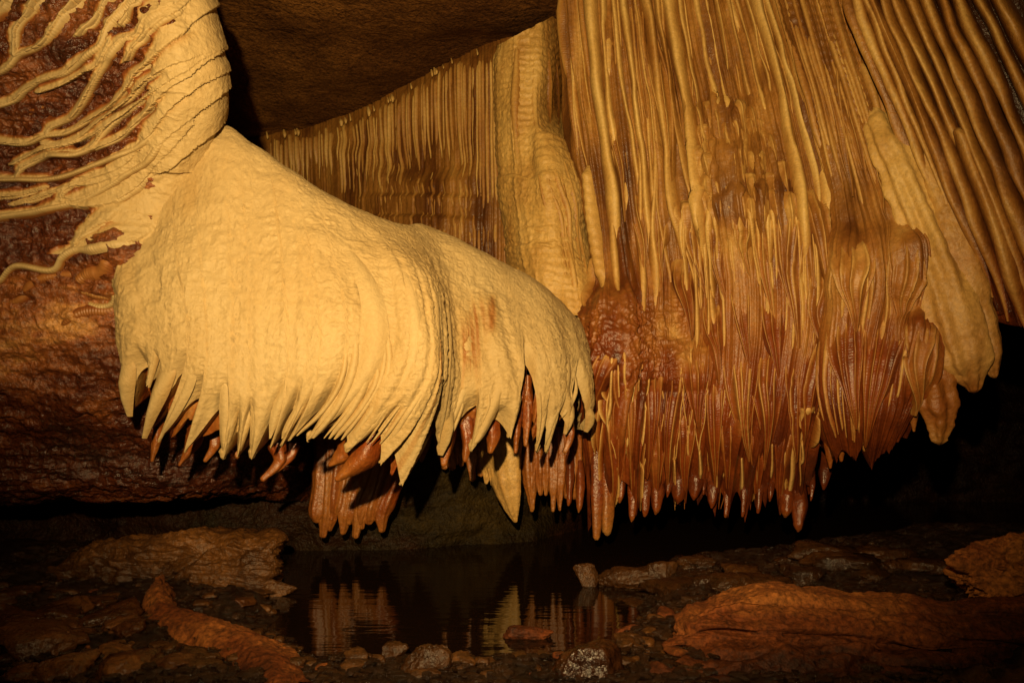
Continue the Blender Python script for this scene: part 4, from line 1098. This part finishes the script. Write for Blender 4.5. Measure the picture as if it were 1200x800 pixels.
# ------------------------------------------------------------------ golden folds and the tulip-shaped bulb
glo = empty('drapery_cluster', W(1020, 400, 5.4), 'golden folded drapery swelling into red-streaked tulip-shaped bulbs above the black hollow', 'drapery')
y4 = [-38, 40, 110, 180, 245, 300, 350, 400, 450, 500, 555]
def c4(xs, Ys): return list(zip(xs, y4, Ys))
cols4 = [
 c4([915, 935, 955, 972, 984, 986, 982, 978, 976, 984, 1000], [6.2, 6.1, 6.0, 5.95, 5.85, 5.8, 5.8, 5.8, 5.8, 5.8, 5.9]),
 c4([900, 924, 944, 960, 974, 974, 968, 962, 960, 968, 988], [5.78, 5.7, 5.62, 5.6, 5.55, 5.48, 5.46, 5.46, 5.46, 5.48, 5.6]),
 c4([924, 946, 966, 984, 1000, 1006, 1004, 998, 994, 996, 1000], [5.66, 5.55, 5.5, 5.45, 5.4, 5.26, 5.24, 5.26, 5.26, 5.3, 5.5]),
 c4([945, 966, 988, 1008, 1028, 1038, 1038, 1032, 1024, 1018, 1012], [5.58, 5.48, 5.42, 5.36, 5.3, 5.2, 5.22, 5.2, 5.18, 5.24, 5.45]),
 c4([964, 986, 1010, 1032, 1054, 1068, 1070, 1066, 1056, 1042, 1026], [5.54, 5.44, 5.36, 5.3, 5.22, 5.12, 5.16, 5.12, 5.12, 5.2, 5.45]),
 c4([982, 1004, 1028, 1052, 1074, 1088, 1092, 1096, 1088, 1068, 1040], [5.56, 5.46, 5.38, 5.32, 5.25, 5.2, 5.2, 5.15, 5.16, 5.26, 5.5]),
 c4([988, 1010, 1034, 1058, 1080, 1092, 1094, 1100, 1092, 1070, 1042], [6.0, 5.9, 5.8, 5.8, 5.75, 5.7, 5.7, 5.65, 5.65, 5.7, 5.9]),
]
def glo_low(u, v, P):
    px, py = proj(P)
    b = 0.08 * np.exp(-((px - 1000) / 26) ** 2) * sstep(262, 296, py + .014 * (px - 1000)**2) * sstep(370, 320, py)
    b += 0.09 * np.exp(-((px - 1062) / 25) ** 2) * sstep(262, 294, py + .014 * (px - 1060)**2) * sstep(380, 330, py)
    b += 0.10 * np.exp(-((px - 1078) / 21) ** 2) * sstep(362, 392, py + 8 * n1(px / 9, 5)) * sstep(480, 430, py)
    b += 0.03 * sstep(205, 240, py + 14 * n1(px / 12, 3)) * sstep(290, 245, py)
    return b
GLO = Sheet(cols4, 380, 620, glo_low)
HEMG = [(960, 500), (975, 545), (985, 530), (1003, 540), (1012, 523), (1020, 548), (1040, 530), (1062, 515), (1075, 500), (1090, 450), (1095, 440)]
hv4, hq4 = hem_from(GLO, HEMG)
def glo_hi(u, v, P):
    px, py = proj(P)
    return 0.035 * n1(u * 14 + .5 * fbm(P, 2, 2, 601), 600) + 0.022 * (1 - 2 * np.abs(n1(u * 22 + .5 * fbm(P, 2, 2, 601), 602))) + 0.010 * (1 - 2 * np.abs(n1(u * 60, 603))) + 0.015 * fbm(P, 4, 3, 604) + 0.003 * np.sin(py / 1.6 + 4 * fbm(P, 3, 2, 605)) * sstep(220, 150, py)
def glo_tone(u, v, P):
    px, py = proj(P)
    t = 0.52 + .16 * fbm(P * np.array([4, 4, .6]), 1.6, 3, 606) + 0.10 * sstep(330, 400, py) + .22 * sstep(400, 500, py) + 0.06 * sstep(200, 60, py)
    return t - 0.14 * np.exp(-((px - 1078) / 26) ** 4) * sstep(370, 390, py) * sstep(475, 430, py)
hung_sheet(GLO, hv4, hq4, 620, glo, M['tan'], glo_hi, glo_tone)
def colx4(f, py):
    xs = [np.interp(py, y4, [c[k][0] for k in range(len(y4))]) for c in cols4[1:-1]]
    return float(np.interp(f, np.linspace(0, 1, len(xs)), xs))
def gs(pts, w, h, t0, t1, name='drapery_fold', **kw):
    global cnt
    cnt += 1
    return pxstrand(GLO, pts, w, h, name, M['fold'], glo, tone=(t0, t1), seed=900 + cnt, **{**dict(nl=60, nw=9, knob=.14), **kw})
for k in range(20):
    f = (k + rs(-.3, .3)) / 19
    y0 = -36 if k % 2 == 0 else rs(0, 90)
    y1 = rs(180, 275)
    w = rs(2.6, 6)
    gs([(colx4(f + .01 * rs(-1, 1), y), y) for y in np.linspace(y0, y1, 5)], [w * .8, w, w * .8, w, w * .6], [w, w * 1.5, w * 1.4, w * 1.4, .6], rs(.3, .42), .52)
for k in range(22):
    f = (k + rs(-.3, .3)) / 21
    y0 = 285 + rs(-8, 20); y1 = rs(350, 410)
    w = rs(1.8, 4)
    gs([(colx4(f, y), y) for y in np.linspace(y0, y1, 4)], [w * 1.6, w, w, w * .6], [1, w * 1.8, w * 1.9, .6], rs(.26, .38), .56, nl=40, nw=7)
for k in range(20):
    f = (k + rs(-.3, .3)) / 19
    y0 = 375 + rs(-12, 20); y1 = np.interp(f, [0, .35, .6, 1], [515, 520, 520, 470]) + rs(-14, 0)
    w = rs(1.8, 4.2)
    gs([(colx4(f + .0 * y, y), y) for y in np.linspace(y0, y1, 5)], [w * 1.8, w * 1.5, w, w * .8, w * .7], [1, w * 1.6, w * 1.8, w * 1.6, 1], rs(.2, .4), .66, nl=50, nw=7)
for i, (x, y, hw, tx, ty, k, c0_, g0_) in enumerate([(998, 270, 24, 1004, 390, 5, .30, .52), (1060, 268, 26, 1056, 400, 6, .30, .52), (1078, 360, 21, 1070, 485, 4, .26, .54), (990, 355, 26, 1004, 500, 5, .24, .7), (1040, 360, 32, 1014, 520, 6, .22, .7), (1020, 150, 18, 1042, 268, 4, .3, .56), (965, 40, 16, 1000, 230, 3, .32, .56), (990, 90, 15, 1018, 215, 3, .32, .56)]):
    tongue(GLO, [(x, y), (x * .8 + tx * .2, y * .7 + ty * .3), (x * .45 + tx * .55, y * .4 + ty * .6), (tx, ty)], hw, 20 * hw / 24, k, M['fold'], glo, crest=c0_, groove=g0_, seed=70 + i)
for i, (x, y0, y1, r, t, Y) in enumerate([(1012, 490, 528, 5, .4, 5.42), (985, 500, 540, 7, .6, 5.62), (972, 500, 548, 6, .6, 5.66), (1070, 460, 505, 6, .5, 5.3), (1000, 510, 538, 6, .6, 5.6)]):
    pend(glo, [(x - 2, y0, Y), (x, (y0 + y1) / 2, Y - .03), (x + 1, y1, Y - .02)], [r, r, 1.5], tone=(.6, t), seed=i, flute=.12)

# ------------------------------------------------------------------ blunt pale stalactite and its neighbour
def lobe(name, label, spine, rad, tones, nf, fl, seed, folds=0, flat=.8):
    r0 = empty(name, W(*spine[len(spine) // 2]), label, 'stalactite')
    P = [W(*p) for p in spine]
    R = [r / F * spine[min(i, len(spine) - 1)][2] for i, r in enumerate(rad)]
    tube(P, R, 'body', M['tan'], r0, list(tones), ns=110, nl=220, flute=fl, nf=nf, seed=seed, flat=flat, rough=.024)
    return r0
lobe('stalactite', 'blunt pale grey-tan stalactite ringed like a horn, right of the golden folds', [(1012, 112, 5.55), (1034, 155, 5.30), (1062, 215, 5.20), (1090, 290, 5.16), (1114, 360, 5.10), (1132, 420, 5.08), (1141, 456, 5.10)], [14, 22, 27, 30, 33, 30, 8], (.26, .28, .27, .33, .36, .44), 9, .07, 3)
lobe('stalactite', 'narrow olive-brown stalactite pressed behind the blunt pale one', [(1050, 100, 5.25), (1082, 170, 5.12), (1112, 250, 5.08), (1138, 330, 5.06), (1158, 400, 5.06), (1166, 440, 5.08)], [8, 14, 18, 20, 16, 5], (.38, .38, .40, .42, .42), 5, .07, 5)
lobe('stalactite', 'short brown stalactite with a blunt end below the golden bulbs', [(1082, 390, 5.2), (1092, 430, 5.16), (1100, 475, 5.14), (1101, 516, 5.16)], [18, 24, 20, 8], (.46, .54, .58, .42), 5, .12, 8)

# ------------------------------------------------------------------ big folds at the right edge
rig = empty('drapery_curtain', W(1130, 200, 4.8), 'broad dim brown folds slanting down the right side with dark gaps between', 'drapery')
y6 = [-60, 20, 100, 180, 260, 330, 390]
def c6(xs, Ys): return list(zip(xs, y6, Ys))
cols6 = [
 c6([992, 1012, 1044, 1080, 1114, 1140, 1158], [5.7] * 7),
 c6([978, 1000, 1032, 1068, 1102, 1130, 1150], [5.3, 5.25, 5.2, 5.2, 5.2, 5.2, 5.25]),
 c6([1010, 1036, 1070, 1104, 1136, 1160, 1176], [5.15, 5.1, 5.05, 5.0, 4.95, 4.95, 5.0]),
 c6([1050, 1080, 1116, 1150, 1180, 1202, 1216], [5.0, 4.95, 4.9, 4.85, 4.8, 4.8, 4.85]),
 c6([1100, 1134, 1172, 1206, 1236, 1258, 1270], [4.9, 4.8, 4.7, 4.65, 4.6, 4.6, 4.65]),
 c6([1160, 1200, 1240, 1276, 1308, 1330, 1344], [4.7, 4.6, 4.5, 4.45, 4.4, 4.4, 4.45]),
 c6([1240, 1290, 1335, 1374, 1408, 1430, 1444], [4.4, 4.3, 4.2, 4.15, 4.1, 4.1, 4.15]),
]
RIG = Sheet(cols6, 360, 380)
hv6, hq6 = hem_from(RIG, [(1150, 375), (1165, 372), (1180, 368), (1195, 385), (1215, 392), (1240, 380), (1300, 385)])
hung_sheet(RIG, hv6, hq6, 380, rig, M['tan'], lambda u, v, P: -.05 + 0.03 * n1(u * 24, 651) + 0.02 * fbm(P, 3, 3, 652) + 0.008 * (1 - 2 * np.abs(n1(u * 70, 653))),
           lambda u, v, P: 0.92 + 0.08 * fbm(P, 2, 3, 654), notch=.02)  # near-black base paints the shade in the gaps between folds
def colx6(f, py):
    xs = [np.interp(py, y6, [c[k][0] for k in range(len(y6))]) for c in cols6[1:]]
    return float(np.interp(f, np.linspace(0, 1, len(xs)), xs))
for i, (f, y0, y1, w) in enumerate([(.015, -55, 330, 9), (.06, -55, 372, 9), (.115, -55, 360, 10), (.17, -55, 350, 12), (.235, -55, 378, 14), (.30, -55, 200, 11), (.335, 150, 385, 14), (.38, -55, 380, 13), (.45, -55, 385, 15), (.52, -55, 385, 13), (.59, -55, 385, 16), (.67, -55, 385, 14), (.75, -55, 385, 16), (.84, -55, 385, 16)]):
    ys_ = np.linspace(y0, y1, 6)
    pts = [(colx6(f + .008 * n1(np.array(q * 1.1 + i * 3.3), 4), y), y) for q, y in enumerate(ys_)]
    pts = [p for p in pts]
    pxs = RIG.uv(pts)
    w = w * rs(.68, .86)
    w0 = [w * rs(.6, .9), w * rs(.8, 1.1), w * rs(.8, 1.1), w * rs(.7, 1.1), w * .9, w * .5]
    pxstrand(RIG, pts, w0, [w * 1.4, w * 1.7, w * 1.7, w * 1.7, w * 1.5, 2], 'drapery_fold', M['tan'], rig, tone=(rs(.32, .46), .76), seed=660 + i, knob=.34, nl=90, nw=15, p=rs(.6, 1.2), sink=.02, jit=.010, taper=(.03, .3))

# ------------------------------------------------------------------ hanging things under the canopy
def curtainlet(name, label, cat, pieces, loc):
    r0 = empty(name, W(*loc), label, cat)
    for i, (pts, rad, tone, nm) in enumerate(pieces):
        pend(r0, pts, rad, name=nm, tone=tone, mat='wet', seed=800 + i, flute=.2, nf=5, ns=20, nl=50, rough=.012)
    return r0
pcs = []
for i in range(11):
    f = i / 10
    x0 = 378 + 100 * f; x1 = 374 + 76 * f
    pcs.append(([(x0, 490, 6.12), (x0 * .6 + x1 * .4 + 2, 545, 6.08), (x1 + rs(-3, 3), 595, 6.06), (x1 - 3, 624 + rs(-22, 6), 6.06)], [9, 10, 9, 3], (.70 + rs(-.06, .08), .62 + rs(-.10, .08), .56), 'drapery_fold'))
curtainlet('drapery', 'wet red-brown drapery hanging under the canopy beside the green-brown wall', 'drapery', pcs, (425, 560, 5.2))
curtainlet('stalactite', 'smooth cream pointed stalactite hanging alone below the canopy middle', 'stalactite',
           [([(590, 500, 6.3), (592, 540, 6.27), (598, 580, 6.25), (604, 611, 6.25)], [24, 22, 12, 2], (.28, .24, .30), 'body'),
            ([(572, 510, 6.33), (572, 540, 6.31), (570, 566, 6.3)], [8, 8, 2], (.35, .3), 'drip_tip'), ([(580, 520, 6.29), (578, 550, 6.27), (577, 568, 6.27)], [7, 6, 2], (.35, .3), 'drip_tip')], (592, 550, 5.72))
pcs = []
for i in range(9):
    x = 520 + 60 * i / 8 + rs(-3, 3)
    pcs.append(([(x, 480, 6.38), (x, 520, 6.36), (x + rs(-3, 3), 548 + rs(-8, 14), 6.35)], [9, 9, 3], (.65, .6, .5), 'drapery_fold'))
curtainlet('drapery', 'dark brown drapery in the shade between two pale stalactites', 'drapery', pcs, (550, 520, 5.93))
pcs = []
for i in range(8):
    x = 618 + 56 * i / 7 + rs(-3, 3)
    pcs.append(([(x, 500, 6.28), (x, 550, 6.26), (x + rs(-3, 3), 592 + rs(-14, 10), 6.25)], [8, 8, 2], (.65, .55, .5), 'drapery_fold'))
curtainlet('drapery', 'dull red drapery behind the canopy right end, next to the double-pointed drip', 'drapery', pcs, (645, 550, 6.03))

# ------------------------------------------------------------------ rocks
def ico(level):
    bm = bmesh.new(); bmesh.ops.create_icosphere(bm, subdivisions=level, radius=1.0)
    bm.verts.ensure_lookup_table()
    v = np.array([p.co[:] for p in bm.verts]); f = np.array([[q.index for q in fc.verts] for fc in bm.faces]); bm.free()
    return v, f
ICO = {k: ico(k) for k in (2, 3, 4, 5, 6)}
def rock_shape(seed, level=4, planes=14, rough=.05, sharp=22):
    r = np.random.default_rng(seed)
    v, f = ICO[level]
    n = r.normal(size=(planes, 3)); n /= np.linalg.norm(n, axis=1, keepdims=True)
    n = np.concatenate([n, [[0, 0, 1], [0, 0, -1]]])
    d = np.concatenate([r.uniform(.72, 1.0, planes), [.8, .8]])
    c = v @ n.T
    q = np.where(c > 0.05, d[None, :] / np.maximum(c, .05), 50)
    rad = (np.sum(q ** -sharp, 1)) ** (-1 / sharp)
    rad = np.minimum(rad, 1.4)
    p = v * rad[:, None]
    p = p * (1 + rough * fbm(p + seed, 2.2, 4, seed % 50)[:, None] + rough * .5 * fbm(p + seed, 6, 3, seed % 50 + 3, ridged=True)[:, None])
    return p, f
def rock(name, label, cat, loc, size, seed, mat='stone', rz=0, tilt=0, level=5, rough=.16, tone=.55, group=None, planes=14):
    p, f = rock_shape(seed, level, planes, rough)
    p = p * np.array(size)
    c, s = math.cos(rz), math.sin(rz)
    ct, st_ = math.cos(tilt), math.sin(tilt)
    p = p @ np.array([[ct, 0, st_], [0, 1, 0], [-st_, 0, ct]]).T
    p = p @ np.array([[c, -s, 0], [s, c, 0], [0, 0, 1]]).T
    P = p + np.array(loc)
    t = tone + .3 * fbm(P, 3.5, 4, seed % 97)
    o = link_mesh(name, P, f, M[mat], None, t, smooth=True)
    return tag(o, label, cat, group)
def gp(px, py, z=0.0):
    """point on the level z seen at a photo pixel"""
    Y = (HC - z) * F / (py - HY)
    return np.array([(px - CX) / F * Y, Y, z])
def rock_px(label, px, py_top, py_base, wpx, seed, depth=.6, cat='rock', **kw):
    g = gp(px, py_base, .04)
    Y = g[1]
    sx = wpx / F * Y / 2
    top = HC - (py_top - HY) / F * (Y + sx * depth)
    h = max(.03, top)
    return rock('rock', label, cat, (g[0], Y + sx * depth * .8, h * .35), (sx, sx * depth, h * .75), seed, **kw)

# orange ledge, lower right: layered clay-covered rock
def ledge():
    xs = [(795, .0), (812, .1), (850, .2), (900, .3), (960, .45), (1030, .6), (1060, .65), (1120, .75), (1200, .9), (1300, 1)]
    top = [745, 715, 694, 690, 696, 700, 706, 704, 702, 704]
    cols = []
    for (x, _), t in zip(xs, top):
        dy = 0 if x > 840 else 1
        cols.append([(x + 8, t + 22, 4.35), (x + 3, t + 2, 4.05), (x, t + 1, 3.80), (x - 3, t + 11, 3.62), (x - 8, t + 20, 3.60), (x - 22, t + 26, 3.52), (x - 28, t + 42, 3.44), (x - 26, t + 60, 3.42), (x - 45, t + 74, 3.30), (x - 70, t + 100, 3.2), (x - 80, t + 150, 3.18)])
    g = lambda c, dx, dY: [(a + dx, b + 20, y + dY) for a, b, y in c]
    cols = [g(cols[0], 30, .6)] + cols
    sh = Sheet(cols, 420, 220)
    def hi(u, v, P):
        Q = P * np.array([1, 1, 2.5])
        px, py = proj(P)
        cr = n1(py / 13.0 + 1.5 * fbm(P, 1.4, 3, 705) - px * .004, 706)
        ck = np.exp(-(cr / .10) ** 2) * sstep(720, 745, py) * sstep(-.25, .25, fbm(P, 2.0, 2, 707) + .3 * sstep(1000, 1080, px))
        return .05 * fbm(Q, 2.2, 4, 701) + .045 * fbm(P * np.array([1, 1, 5.0]), 2.2, 5, 702, ridged=True) + .008 * fbm(Q, 20, 3, 703) + .004 * fbm(P, 60, 2, 708) - .05 * ck
    def tone(u, v, P):
        px, py = proj(P)
        return .36 + .3 * fbm(P * np.array([1, 1, 3]), 2.0, 4, 704) + .30 * sstep(742, 775, py) + .18 * sstep(1040, 1120, px) - .08 * sstep(730, 700, py)
    o = sh.mesh('rock_ledge', M['orange'], None, hi, tone)
    tag(o, 'wide orange clay-coated rock ledge with two rounded layers in the lower right corner', 'rock')
ledge()
bl = gp(1150, 722, .12)
rock('boulder', 'rough rust and ochre boulder perched on the orange ledge', 'rock', (2.66, 4.05, .36), (.36, .24, .20), 31, mat='orange', rz=.3, level=6, rough=.38, tone=.12, planes=22)
# slab at the left shore
def slab():
    xs = [40, 90, 150, 215, 270, 318]
    top = [690, 655, 637, 630, 628, 630]
    base = [735, 728, 722, 712, 702, 695]
    cols = []
    for x, t, b in zip(xs, top, base):
        cols.append([(x + 6, t + 30, 6.1), (x + 3, t + 2, 5.6), (x, t, 5.25), (x - 2, t + 10, 5.08), (x - 4, (t * .6 + b * .4), 5.0), (x - 6, (t * .3 + b * .7), 4.92), (x - 12, b, 4.85), (x - 14, b + 20, 4.84)])
    cols = [[(a - 20, b + 25, y + .4) for a, b, y in cols[0]]] + cols + [[(a + 10, b + 2, y + .2) for a, b, y in cols[-1]], [(a + 4, b + 8, y + 1.0) for a, b, y in cols[-1]]]
    sh = Sheet(cols, 320, 160)
    def hi(u, v, P):
        px, py = proj(P)
        Q = P * np.array([1, 1, 2.2])
        gap = .12 * np.exp(-(((px - 218) - 1.2 * (655 - py)) / 9) ** 2) * sstep(632, 645, py)
        S_ = P * np.array([1, 1, 5.0])
        return .05 * fbm(P, 2.0, 3, 711) + .07 * fbm(S_, 2.6, 5, 712, ridged=True) + .02 * fbm(S_, 9, 3, 713, ridged=True) - gap
    def tone(u, v, P): return .30 + .40 * fbm(P, 2.2, 4, 714) + .2 * sstep(650, 690, proj(P)[1])
    o = sh.mesh('rock_slab', M['stone'], None, hi, tone)
    tag(o, 'broad flat brown slab with a split front at the pool left shore', 'rock')
slab()
# orange mud bank, lower left
def bank():
    pts = [(182, 700), (185, 722), (215, 745), (262, 760), (300, 775), (325, 800), (340, 830)]
    cols = []
    for k, (x, y) in enumerate(pts):
        g = gp(x, y + 14, .05)
        Y = g[1]
        w = [14, 18, 24, 26, 28, 30, 30][k]
        cols.append([(x + 34, y + 6, Y + .45), (x + w * 1.0, y - 18, Y + .24), (x + w * .3, y - 26, Y + .12), (x - w * .4, y - 14, Y), (x - w * 1.0, y + 8, Y - .05), (x - w * 1.3, y + 34, Y - .06)])
    sh = Sheet(cols, 200, 90)
    o = sh.mesh('mud_bank', M['orange'], None, lambda u, v, P: .03 * fbm(P, 4, 4, 721) + .018 * fbm(P, 13, 3, 722, ridged=True), lambda u, v, P: .24 + .35 * fbm(P, 4, 4, 723))
    tag(o, 'bent ridge of wet orange mud curving toward the bottom edge, left of the pool', 'mud bank')
bank()
ROCKS = [
 ('dark squarish stone with a flat top at the near water edge, bottom centre', 690, 752, 812, 92, 41, dict(depth=.55, tone=.6, mat='redstone')),
 ('rounded brown stone at the bottom, left of the dark squarish one', 502, 754, 800, 56, 42, dict(depth=.6, tone=.62)),
 ('thin flat stone lying just above the rounded brown one', 458, 752, 764, 32, 43, dict(tone=.65)),
 ('long pale flake of rock near the bottom left, below the orange mud', 165, 768, 790, 70, 44, dict(depth=.4, tone=.3)),
 ('pointed brown rock left of the orange mud bend', 52, 722, 745, 62, 45, dict(tone=.35)),
 ('low reddish rock in the left foreground gravel', 85, 748, 772, 66, 46, dict(tone=.4)),
 ('lumpy olive rock at the pool far right corner', 738, 662, 682, 78, 47, dict(tone=.6)),
 ('small ochre rock standing in shallow water at the pool right corner', 690, 660, 680, 26, 48, dict(tone=.5)),
 ('blocky ochre rock beside the lumpy olive one', 778, 656, 684, 46, 49, dict(tone=.5)),
 ('flat orange stone barely above the water in front of the pool', 615, 733, 740, 58, 50, dict(mat='orange', depth=.35)),
 ('small red stone among gravel right of the dark squarish stone', 772, 772, 784, 30, 51, dict(mat='orange')),
 ('tiny bright orange stone at the bottom edge, left of the dark squarish stone', 626, 786, 806, 22, 52, dict(mat='orange', tone=.3)),
 ('brown rock at the slab foot near the water', 300, 676, 692, 70, 53, dict(tone=.4, depth=.4)),
 ('dark bent rock under the far left slab', 40, 690, 715, 80, 54, dict(tone=.55)),
 ('round dark boulder in the bottom left corner', 25, 772, 806, 60, 55, dict(tone=.55)),
 ('reddish flat stone at the gravel edge under the orange ledge', 750, 728, 742, 40, 56, dict(mat='orange', tone=.5)),
]
for (lb, x, t, b, w, sd, kw) in ROCKS:
    rock_px(lb, x, t, b, w, sd, **kw)
# rubble strip on the far right shore
for i in range(26):
    x = 690 + 400 * (i + rs(-.4, .4)) / 25
    b = rs(664, 700)
    s = rs(.06, .17)
    g = gp(x, b, .08)
    rock('rock', 'dark rugged rock lying in the rubble strip behind the orange ledge', 'rock', (g[0], g[1], ground_z(g[0], g[1])[0] + s * .15), (s * 1.3, s, s * .5), 900 + i, rz=rs(0, 6), level=4, rough=.28, tone=rs(.55, .85), group='rubble behind the orange ledge')
for i in range(26):
    while True:
        px, py = rs(0, 330), rs(700, 812)
        g = gp(px, py, .06)
        bd = min(math.hypot(px - a, (py - b) * 1.2) for a, b in ((182, 700), (185, 722), (215, 745), (262, 760), (300, 775), (325, 800)))
        if float(pool_depth(g[0], g[1])) < -.05 and bd > 48: break
    q = rs(.04, .115) * (1.15 if py > 760 else 1)
    rock('rock', 'rugged wet red-brown rock lying on the shore left of the pool', 'rock', (g[0], g[1], ground_z(g[0], g[1])[0] + q * .12), (q * rs(1.0, 1.7), q, q * rs(.4, .7)), 1500 + i, rz=rs(0, 6), tilt=rs(-.3, .3), level=4, rough=.2, tone=rs(.3, .65), group='rocks on the left shore', mat='redstone')
# loose stones on the near shore
shapes = []
for k in range(8):
    p, f = rock_shape(1200 + k, 3, 12, .07)
    shapes.append((p, f))
proto = {}
def loose(x, y, s, k, tone_mat, rz, flatn):
    key = (k, tone_mat)
    if key not in proto:
        p, f = shapes[k]
        o = link_mesh('stone', p + 0.0, f, M[tone_mat], None, .45 + .35 * fbm(p, 1.5, 3, k))
        o.location = (0, 0, 0)
        o.data.transform(__import__('mathutils').Matrix.Translation((p[:, 0].mean(), p[:, 1].mean(), p[:, 2].min())))
        proto[key] = o
    else:
        o = proto[key].copy(); COL.objects.link(o)
    o.location = (x, y, float(ground_z(x, y)[0]) + s * flatn * .35)
    o.rotation_euler = (rs(-.25, .25), rs(-.25, .25), rz)
    o.scale = (s * 1.2, s, s * flatn)
    return tag(o, 'small wet dark stone loose in the gravel round the pool', 'stone', 'loose stones round the pool')
n = 0
while n < 230:
    px, py = rs(0, 860), 800 - 110 * rs(0, 1) ** 1.3
    g = gp(px, py, .05)
    d = float(pool_depth(g[0], g[1]))
    if d > .12: continue
    if 800 < px: continue
    loose(g[0], g[1], rs(.012, .05), int(rs(0, 7.99)), 'stone' if rs(0, 1) > .05 else 'orange', rs(0, 6.28), rs(.35, .7)); n += 1
# gravel: too fine to count
def gravel():
    vs, fs, ts = [], [], []
    base = 0
    N = 9000
    px = rng.uniform(-20, 1120, N); py = 830 - 175 * rng.uniform(0, 1, N) ** 1.2
    zz = .03
    Y = (HC - zz) * F / (py - HY); X = (px - CX) / F * Y
    d = pool_depth(X, Y) + .14 * fbm(np.stack([X, Y, X * 0], -1), 2.0, 4, 51)
    keep = d < .16
    X, Y = X[keep], Y[keep]
    Z = ground_z(X, Y)
    S = rng.uniform(.005, .018, len(X)) * rng.choice([1, 1, 1, 1.6], len(X))
    small = [rock_shape(1300 + k, 2, 9, .0) for k in range(6)]
    for k in range(6):
        sel = np.arange(len(X)) % 6 == k
        p, f = small[k]
        x, y, z, s = X[sel], Y[sel], Z[sel], S[sel]
        a = rng.uniform(0, 6.28, len(x))
        q = p[None] * np.stack([s * 1.3, s, s * .6], -1)[:, None, :]
        r = np.stack([q[..., 0] * np.cos(a)[:, None] - q[..., 1] * np.sin(a)[:, None], q[..., 0] * np.sin(a)[:, None] + q[..., 1] * np.cos(a)[:, None], q[..., 2]], -1)
        r = r + np.stack([x, y, z + s * .3], -1)[:, None, :]
        ff = f[None] + (np.arange(len(x)) * len(p))[:, None, None] + base
        vs.append(r.reshape(-1, 3)); fs.append(ff.reshape(-1, 3)); ts.append(np.repeat(rng.uniform(.3, .8, len(x)), len(p)))
        base += r.shape[0] * r.shape[1]
    o = link_mesh('gravel', np.concatenate(vs), np.concatenate(fs), M['mud'], None, np.concatenate(ts), smooth=False)
    o['kind'] = 'stuff'
gravel()
